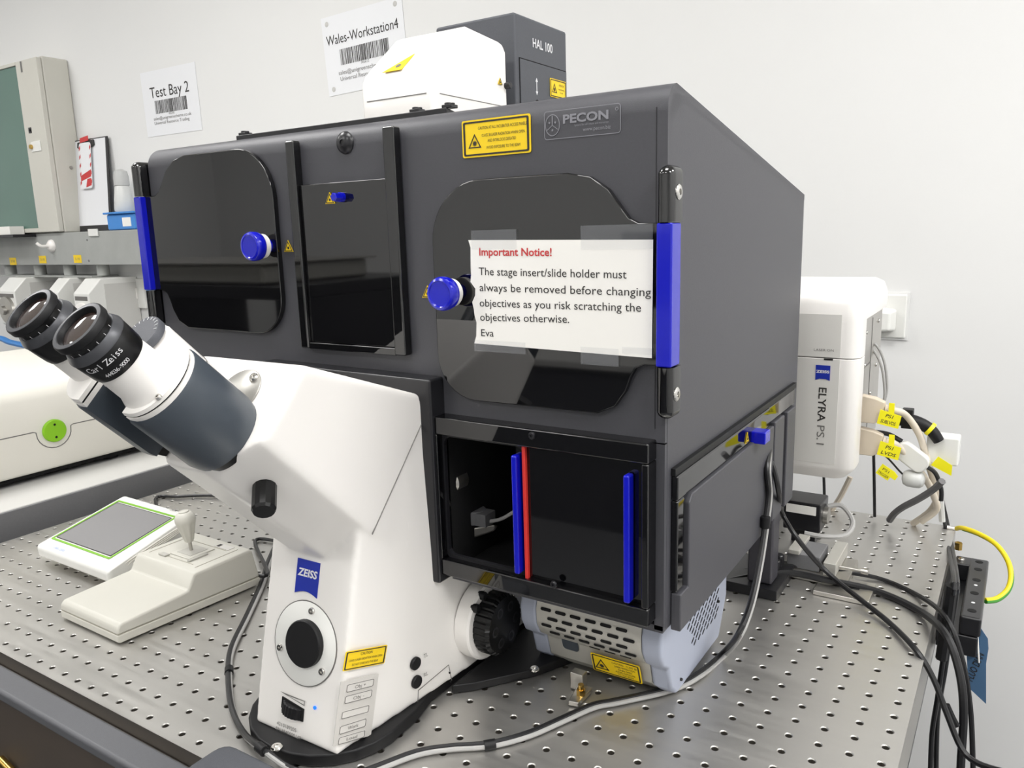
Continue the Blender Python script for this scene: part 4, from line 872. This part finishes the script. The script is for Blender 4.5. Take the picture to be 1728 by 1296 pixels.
# ================================================================== LEFT BENCH WITH INSTRUMENT
bn = thing('side_bench', 'light grey side bench with a dark grey edge left of the steel table', 'bench', (-1.7, -.1, RZ0))
BX = -1.262
obj('worktop', B().box(-2.1, BX, -.80, RY1 - .12, .0, .032), M_benchtop, bn, .002)
obj('edge_band', B().box(BX, BX + .006, -.80, RY1 - .12, -.030, .0305), M_dgrey, bn, .001)
obj('edge_line', B().box(BX + .006, BX + .0075, -.80, RY1 - .12, -.022, -.019), M_satin, bn)
obj('under_frame', B().box(-2.08, BX - .01, -.78, RY1 - .14, -.10, -.001), M_frame, bn)
for x in (-2.05, -1.32):
    for y in (-.72, .8): obj('leg', B().box(x - .03, x + .03, y - .03, y + .03, RZ0, -.10), M_frame, bn)
ins = thing('bench_instrument', 'large white rounded instrument with round green button on the side bench', 'instrument', (-1.62, .02, .032))
ixr = -1.372
pr = [(-1.86, .048), (ixr - .004, .048), (ixr, .054), (ixr, .178), (ixr - .006, .192), (ixr - .018, .203), (ixr - .04, .210), (-1.82, .214), (-1.86, .19)]
obj('casing', B().prism([V((x, -.42, z)) for x, z in pr], (0, .80, 0)), M_offwhite, ins, .004, 3, smooth=40)
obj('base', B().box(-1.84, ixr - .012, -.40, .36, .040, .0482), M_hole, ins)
for y in (-.30, .172, .30):
    obj('foot', B().cyl((-1.41, y, .032), (-1.41, y, .0482), .014), M_rubber, ins)
bc = V((ixr, .055, .117))
u_ = [(-.47, .0)]
seam = [V((ixr, -.42, .1215)), V((ixr, .020, .1215)), V((ixr, .0245, .1195))] + [V((ixr, .055 + .0305 * math.cos(math.radians(180 + 180 * i / 12)), .1195 + .0305 * math.sin(math.radians(180 + 180 * i / 12)) - .003)) for i in range(1, 12)] + [V((ixr, .0855, .1195)), V((ixr, .090, .1215)), V((ixr, .38, .1215))]
obj('lid_seam', B().tube(seam, .0009, 6, 1), M_inkgrey, ins)
gb = obj('release_button', B().lathe(bc, X, [(.0205, 0), (.0205, .004), (.0190, .0058)], 36), M_greenb, ins, label='round green button')
for dz in (-.0115, .0115): obj('button_hole', B().lathe(bc + V((.0056, 0, dz)), X, [(.0022, 0), (.0022, .0004)], 10), M_hole, gb)

# ================================================================== BACK WALL
def A4(px_tl, px_tr, px_bl, nm, lab, group=None):
    y = RY1 - .0015
    tl, tr, bl = at(px_tl, y, 1), at(px_tr, y, 1), at(px_bl, y, 1); o = tl; r = (tr - tl).normalized() * .297; u = (tl - bl).normalized() * .21
    t = thing(nm, lab, 'sign', (tl + bl) / 2, group)
    obj('paper', B().prism([o, o + r, o + r - u, o - u], (0, .0008, 0)), M_paperb, t, smooth=0)
    return t, o, r, u
def barcode(t, o, r, u, x0, x1, y0, y1):
    b = B(); x = x0; rn = random.Random(3)
    while x < x1:
        w_ = rn.choice((.004, .004, .008, .011)); p = o + r * x - u * y0 - Y * .0003; q = o + r * min(x1, x + w_) - u * y0 - Y * .0003; dn = u * (y1 - y0)
        b.prism([p, q, q - dn, p - dn], (0, -.0002, 0)); x += w_ + rn.choice((.004, .006, .009))
    return obj('barcode', b, M_ink, t, smooth=0)
t, o, r, u = A4((236, 124), (329, 104), (250, 234), 'wall_sign', 'white paper sign reading Test Bay 2 with barcode on the wall')
up = u.normalized(); rr = r.normalized()
text(t, 'Test Bay 2', o + r * .50 - u * .41 - Y * .0004, rr, up, .036, M_ink, .21)
barcode(t, o, r, u, .21, .79, .46, .66); text(t, '002345', o + r * .5 - u * .695 - Y * .0004, rr, up, .007, M_inkgrey, .03)
text(t, 'sales@unigreenscheme.co.uk', o + r * .5 - u * .755 - Y * .0004, rr, up, .0105, M_inkgrey, .205); text(t, 'Universal Resource Trading', o + r * .48 - u * .825 - Y * .0004, rr, up, .0105, M_inkgrey, .19)
t, o, r, u = A4((541, 32), (680, -8), (556, 165), 'wall_sign', 'white paper sign reading Wales-Workstation4 with barcode on the wall')
up = u.normalized(); rr = r.normalized()
text(t, 'Wales-Workstation4', o + r * .49 - u * .36 - Y * .0004, rr, up, .027, M_ink, .265)
barcode(t, o, r, u, .20, .80, .44, .64); text(t, '345612', o + r * .5 - u * .675 - Y * .0004, rr, up, .007, M_inkgrey, .03)
text(t, 'sales@unigreenscheme.co.uk', o + r * .5 - u * .755 - Y * .0004, rr, up, .0115, M_inkgrey, .205); text(t, 'Universal Resource Trading', o + r * .49 - u * .835 - Y * .0004, rr, up, .0115, M_inkgrey, .19)
for (a, b_) in ((.07, .09), (.92, .07), (.07, .92)): obj('fixing_dot', B().lathe(o + r * a - u * b_ - Y * .0003, -Y, [(.007, 0), (.006, .0008)], 14), mat('putty_grey', 'C6C5C2', .7, noise=.05), t)

tk = thing('service_trunking', 'galvanised steel trunking along the wall with yellow number stickers', 'trunking', (-2.9, 1.02, .424))
KY, KZ0, KZ1 = .97, .3640, .4835
obj('duct', B().box(-4.58, -1.15, KY, RY1 - .0005, KZ0, KZ1), M_galv, tk, .002)
for p in ((22, 441), (72, 438), (131, 437)):
    c = at(p, KY - .0006, 1); pl_ = plate2d(tk, 'number_sticker', c, X, Z, [(-.026, -.0145), (.026, -.0145), (.026, .0145), (-.026, .0145)], M_yel, .0005)
    text(pl_, '3.10', c - Z * .004, X, Z, .009, M_inkgrey, .03, depth=.0008)
for p in ((18, 455), (68, 455), (118, 455), (174, 455)):
    c = at(p, 1.01, 1); obj('conduit', B().cyl((c.x, 1.01, KZ0 - .0005), (c.x, 1.01, .3237), .022, n=16), M_galv, tk)
for p in ((147, 405), (150, 440)): obj('rivet', B().lathe(at(p, KY - .0002, 1), -Y, [(.004, 0), (.003, .002)], 10), M_dgrey, tk)
hk = thing('adhesive_hook', 'small round white hook stuck on the galvanised trunking', 'hook', at((88, 415), KY, 1))
c = at((88, 415), KY - .0002, 1); obj('disc', B().lathe(c, -Y, [(.024, 0), (.022, .008), (.012, .016)], 20), M_white, hk); obj('peg', B().tube([c - Y * .012, c - Y * .04, c + V((-.01, -.05, .012))], .006, 8), M_white, hk)
# industrial socket boxes under the trunking
SOC = [((-6, 480), (22, 480), (60, 480), 'white wall socket box with large round chrome dial under the trunking'), ((76, 480), (95, 480), (116, 480), 'narrow white wall socket box between two wider boxes'), ((121, 480), (147, 480), (175, 480), 'white wall socket box beside the plain end plate under the trunking')]
for k, (pa, pb, pc, lab) in enumerate(SOC):
    fy = .88; a = at(pa, fy, 1); b_ = at(pb, fy, 1); yb = RY1 - .001
    x0, x1 = a.x, b_.x; z0, z1 = .11, .318
    s = thing('socket_box', lab, 'socket', ((x0 + x1) / 2, .97, z0))
    obj('enclosure', B().hull([V((x, y, z)) for x in (x0, x1) for y, z in ((fy, z0 + .03), (fy, z1 - .05), (.93, z1), (yb, z1), (yb, z0), (.92, z0))]), M_whitegl, s, .004, 3)
    obj('side_plate', B().box(x1 + .0002, x1 + .0022, .94, yb - .004, z0 + .02, z1 - .02), mat('grey_side_plate', 'CBCAC6', .45, noise=.02), s)
    c = V(((x0 + x1) / 2, fy, z0 + .085))
    obj('dial', B().lathe(c, -Y, [(min(.055, (x1 - x0) * .42), 0), (min(.052, (x1 - x0) * .40), .010), (.018, .014), (.016, .026)], 28), M_steel if k == 0 else M_white, s)
    obj('label_strip', B().box(x0 + .01, x1 - .01, fy - .0006, fy, z1 - .075, z1 - .060), M_inkgrey, s)
ep = thing('end_plate', 'plain grey blanking plate fixed on the wall after the socket boxes', 'plate', (-2.6, RY1 - .02, .12)); x1_ = at((197, 480), RY1 - .02, 1).x
obj('plate', B().box(x1_ - .12, x1_, RY1 - .03, RY1 - .0005, .12, .315), mat('grey_side_plate', 'CBCAC6', .45, noise=.02), ep, .003)
obj('conduit_rail', B().box(-3.45, x1_, .96, 1.06, .3185, .3235), M_galv, tk)
c = at((232, 495), RY1 - .004, 1); s = thing('switch_plate', 'small white switch plate on the wall beside the black enclosure', 'switch', c)
obj('plate', B().box(c.x - .05, c.x + .05, RY1 - .010, RY1 - .0005, c.z - .055, c.z + .055), M_whitegl, s, .003); obj('rocker', B().box(c.x - .012, c.x + .012, RY1 - .015, RY1 - .0098, c.z - .02, c.z + .02), M_white, s, .002)
# wall cabinet with tinted glass door
fy = .955; cx1 = at((105, 101), RY1, 1).x
cz1 = at((60, 95), fy, 1).z
cx1 = at((60, 95), fy, 1).x
wcab = thing('wall_cabinet', 'cream wall cabinet with green tinted glass door above the trunking', 'cabinet', (cx1 - .25, 1.0, KZ1))
obj('carcass', B().box(cx1 - .55, cx1, fy + .02, RY1 - .0005, KZ1 + .0005, cz1 + .006), M_cream, wcab, .006, 3)
sx0 = at((24, 100), fy, 1).x
obj('door_stile', B().box(sx0, cx1 - .002, fy, fy + .019, KZ1 + .004, cz1), M_cream, wcab, .003)
obj('door_rail', B().box(cx1 - .55, sx0 - .0003, fy, fy + .019, cz1 - .012, cz1).box(cx1 - .55, sx0 - .0003, fy, fy + .019, KZ1 + .004, KZ1 + .02), M_cream, wcab, .002)
obj('glass_pane', B().box(cx1 - .55, sx0 - .0003, fy + .006, fy + .010, KZ1 + .0205, cz1 - .0125), M_teal, wcab)
c = at((51, 220), fy - .0003, 1); obj('lock', B().box(c.x - .009, c.x + .009, fy - .002, fy, c.z - .010, c.z + .010).cyl((c.x, fy - .002, c.z), (c.x, fy - .005, c.z), .004), M_satin, wcab)
c = at((55, 248), fy - .0003, 1); obj('escutcheon', B().box(c.x - .005, c.x + .06, fy - .003, fy, c.z - .018, c.z + .018), M_whitegl, wcab, .001); obj('key_button', B().cyl((c.x, fy - .003, c.z), (c.x, fy - .010, c.z), .008), M_brass, wcab)
text(wcab, '1', at((37, 122), fy - .0004, 1), X, Z, .04, M_inkgrey, .012)
c = at((114, 278), RY1 - .03, 1); obj('side_bolt', B().lathe((cx1 + .0001, 1.03, .72), X, [(.007, 0), (.006, .003)], 12), M_steel, wcab)
for k, (z, s_) in enumerate(((.98, .30), (.95, .28), (.92, .30), (.70, .2))): obj('pane_sheet', B().box(cx1 - .52, sx0 - .05, fy + .0115, fy + .0125, z - .012, z + .008), mat('pane_sheet_green', '55716A', .6, noise=.06), wcab)
pp = thing('paper_stack', 'small stack of white paper lying on the trunking by the cabinet', 'paper', at((10, 392), .965, 1)); c = at((12, 392), .92, 1)
cb_ = at((0, 391), .935, 1); ce_ = at((33, 391), .935, 1)
obj('sheets', B().box(cb_.x - .1, ce_.x, .90, .953, KZ1 - .001, KZ1 + .03), M_paper, pp, .001); obj('tray', B().box(cb_.x - .15, ce_.x + .05, .885, .969, KZ1 - .012, KZ1 - .0012), M_satin, pp)
# clipboard with lockout tag leaning on the wall
k_b = [at((130, 393), 1.03, 1), at((188, 393), 1.03, 1)]; bx0, bx1 = k_b[0].x, k_b[1].x
U_ = V((0, .025, .32)).normalized(); o = V((bx0, 1.032, KZ1 + .001)); N_ = X.cross(U_)
cbd = thing('clipboard', 'black clipboard with blank white sheet leaning against the wall', 'clipboard', o)
wd = bx1 - bx0; ht = .335
obj('board', B().prism([o + X * a + U_ * b_ for a, b_ in ((0, 0), (wd, 0), (wd, ht), (0, ht))], -N_ * .004), M_satin, cbd, .001)
obj('sheet', B().prism([o + N_ * .0006 + X * a + U_ * b_ for a, b_ in ((.004, .022), (wd - .012, .022), (wd - .012, ht - .004), (.004, ht - .004))], -N_ * .0005), M_paperb, cbd, smooth=0)
c = o + X * wd * .42 + U_ * (ht - .012)
obj('clip', B().prism([c + N_ * .001 + X * a + U_ * b_ for a, b_ in ((-.055, -.018), (-.052, .002), (.052, .006), (.055, -.014), (.04, -.020), (-.04, -.022))], N_ * .006), M_satin, cbd, .002)
lt = thing('lockout_tag', 'red and white striped lockout tag hanging from the clipboard clip', 'tag', c - U_ * .09)
q = c - U_ * .085 + N_ * .008
obj('tag_card', B().prism([q + X * a + U_ * b_ for a, b_ in rrect(.078, .165, .012)], N_ * .001), M_paperb, lt, smooth=0)
obj('red_panel', B().prism([q + N_ * .0012 + X * a + U_ * b_ for a, b_ in ((-.034, -.035), (.034, -.015), (.034, -.040), (-.034, -.055))], N_ * .0003).prism([q + N_ * .0012 + X * a + U_ * b_ for a, b_ in ((-.002, -.078), (.034, -.072), (.034, -.046), (.008, -.048))], N_ * .0003), M_inkred, lt, smooth=0)
for k in range(5):
    zz = -.07 + k * .031
    obj('stripe', B().prism([q + N_ * .0012 + X * a + U_ * (zz + b_) for a, b_ in ((-.038, 0), (-.030, .008), (-.030, .020), (-.038, .012))], N_ * .0003), M_inkred, lt, smooth=0)
    obj('stripe', B().prism([q + N_ * .0012 + X * a + U_ * (zz + b_) for a, b_ in ((.030, 0), (.038, .008), (.038, .020), (.030, .012))], N_ * .0003), M_inkred, lt, smooth=0)
obj('hanger', B().prism([q + N_ * .001 + X * a + U_ * b_ for a, b_ in ((-.028, .083), (.028, .088), (.026, .106), (-.026, .100))], N_ * .0012), M_inkred, lt, smooth=0)
c = at((157, 393), KY - .004, 1); nl = thing('name_label', 'tiny white label holder on the trunking below the clipboard', 'label', c); obj('holder', B().box(c.x - .03, c.x + .03, KY - .006, KY - .0006, c.z - .012, c.z + .014), M_whitegl, nl, .002)
# blue tub and bottle on the trunking
c = at((216, 392), 1.0, 1); tub = thing('blue_tub', 'blue plastic tub with white label standing on the trunking', 'tub', (c.x, 1.01, KZ1))
obj('tub', B().box(c.x - .075, c.x + .09, .972, 1.055, KZ1 + .0006, KZ1 + .055), M_bluew, tub, .006); obj('label_sticker', B().box(c.x + .02, c.x + .07, .9712, .9719, KZ1 + .012, KZ1 + .042), M_paper, tub); obj('rim', B().box(c.x - .083, c.x + .098, .964, 1.060, KZ1 + .0552, KZ1 + .062), M_bluew, tub, .002)
bt_ = thing('squeeze_bottle', 'translucent white bottle with rounded grey cap standing in the blue tub', 'bottle', (c.x - .018, 1.01, KZ1 + .062))
obj('bottle', B().lathe((c.x - .018, 1.01, KZ1 + .0622), Z, [(.030, 0), (.034, .008), (.031, .04), (.025, .085), (.022, .090)], 28), M_clear, bt_); obj('cap', B().lathe((c.x - .018, 1.01, KZ1 + .1525), Z, [(.025, 0), (.025, .030), (.021, .048), (.009, .055)], 28), mat('cap_grey', 'B9BAB9', .4, noise=.03), bt_)
cable('blue_hose', [[at(p, .93, 1) for p in ((-30, 572), (0, 571), (15, 577), (32, 581), (46, 584))]], .012, M_bluew, 'blue hose end on the wall below the socket boxes', 'hose')
# mains socket behind the module
a = at((1532, 497), RY1 - .005, 1); s = thing('mains_socket', 'white mains wall socket with white plug behind the laser module', 'socket', (a.x - .05, RY1 - .01, a.z - .045))
obj('plate', B().box(a.x - .146, a.x, RY1 - .009, RY1 - .0005, a.z - .086, a.z), M_whitegl, s, .003, 3)
obj('back_box', B().box(a.x - .15, a.x + .004, RY1 - .004, RY1 - .0004, a.z - .090, a.z + .004), M_wall, s)
obj('plug', B().hull([V((a.x - .040 + x, RY1 - .0092 + y, a.z - .048 + z)) for x, y, z in ((-.03, 0, -.028), (.024, 0, -.024), (.024, 0, .02), (-.03, 0, .026), (-.026, -.035, -.024), (.016, -.035, -.02), (.016, -.035, .016), (-.026, -.035, .022))]), M_whitegl, s, .005, 3)

# ================================================================== BEHIND THE CAMERA (seen in the glossy doors)
sh = thing('equipment_shelf', 'dark raised equipment shelf standing across the aisle', 'shelf', (-2.2, -1.15, RZ0))
obj('board', B().box(-3.2, -1.5, -1.5, -.92, .285, .32), M_satin, sh, .003)
obj('upright', B().box(-2.45, -2.38, -1.5, -.95, RZ0, .285), M_satin, sh); obj('upright', B().box(-1.58, -1.5, -1.5, -.95, RZ0, .285), M_satin, sh)
tr = thing('steel_tray', 'shallow steel tray lying on the raised shelf', 'tray', (-2.0, -1.1, .32))
obj('pan', B().box(-2.5, -1.62, -1.35, -.95, .3205, .375), M_silver, tr, .01)
obj('rim', B().box(-2.52, -1.60, -1.37, -.93, .375, .380), M_steel, tr, .001)
mo = thing('desk_monitor', 'black desk monitor on the far bench', 'monitor', (-1.1, -2.75, .0)); 
obj('screen', B().box(-1.4, -.85, -2.72, -2.69, .10, .42), M_gloss, mo, .004); obj('neck', B().box(-1.15, -1.09, -2.75, -2.722, -.098, .3), M_satin, mo); obj('foot', B().box(-1.25, -1.0, -2.82, -2.62, -.1095, -.0985), M_satin, mo)
fb = thing('far_bench', 'long white bench with dark fronts against the opposite wall', 'bench', (-1.3, -2.75, RZ0))
obj('worktop', B().box(-3.6, 1.2, -3.05, -2.45, -.14, -.11), M_benchtop, fb, .003); obj('cupboard_fronts', B().box(-3.58, 1.18, -3.0, -2.5, RZ0, -.1402), M_frame, fb)
rb = obj('red_box', B().box(-1.95, -1.75, -1.3, -1.15, -.1, .02), M_red, None, .004, orig=(-1.85, -1.22, -.1))
tag(rb, 'small red box on the stand under the raised shelf', 'box')
rs = thing('box_stand', 'low dark stand carrying the red box under the shelf', 'stand', (-1.85, -1.22, RZ0)); obj('deck', B().box(-2.3, -1.62, -1.45, -1.0, -.13, -.1005), M_frame, rs); obj('pedestal', B().box(-2.0, -1.8, -1.3, -1.15, RZ0, -.1305), M_frame, rs)
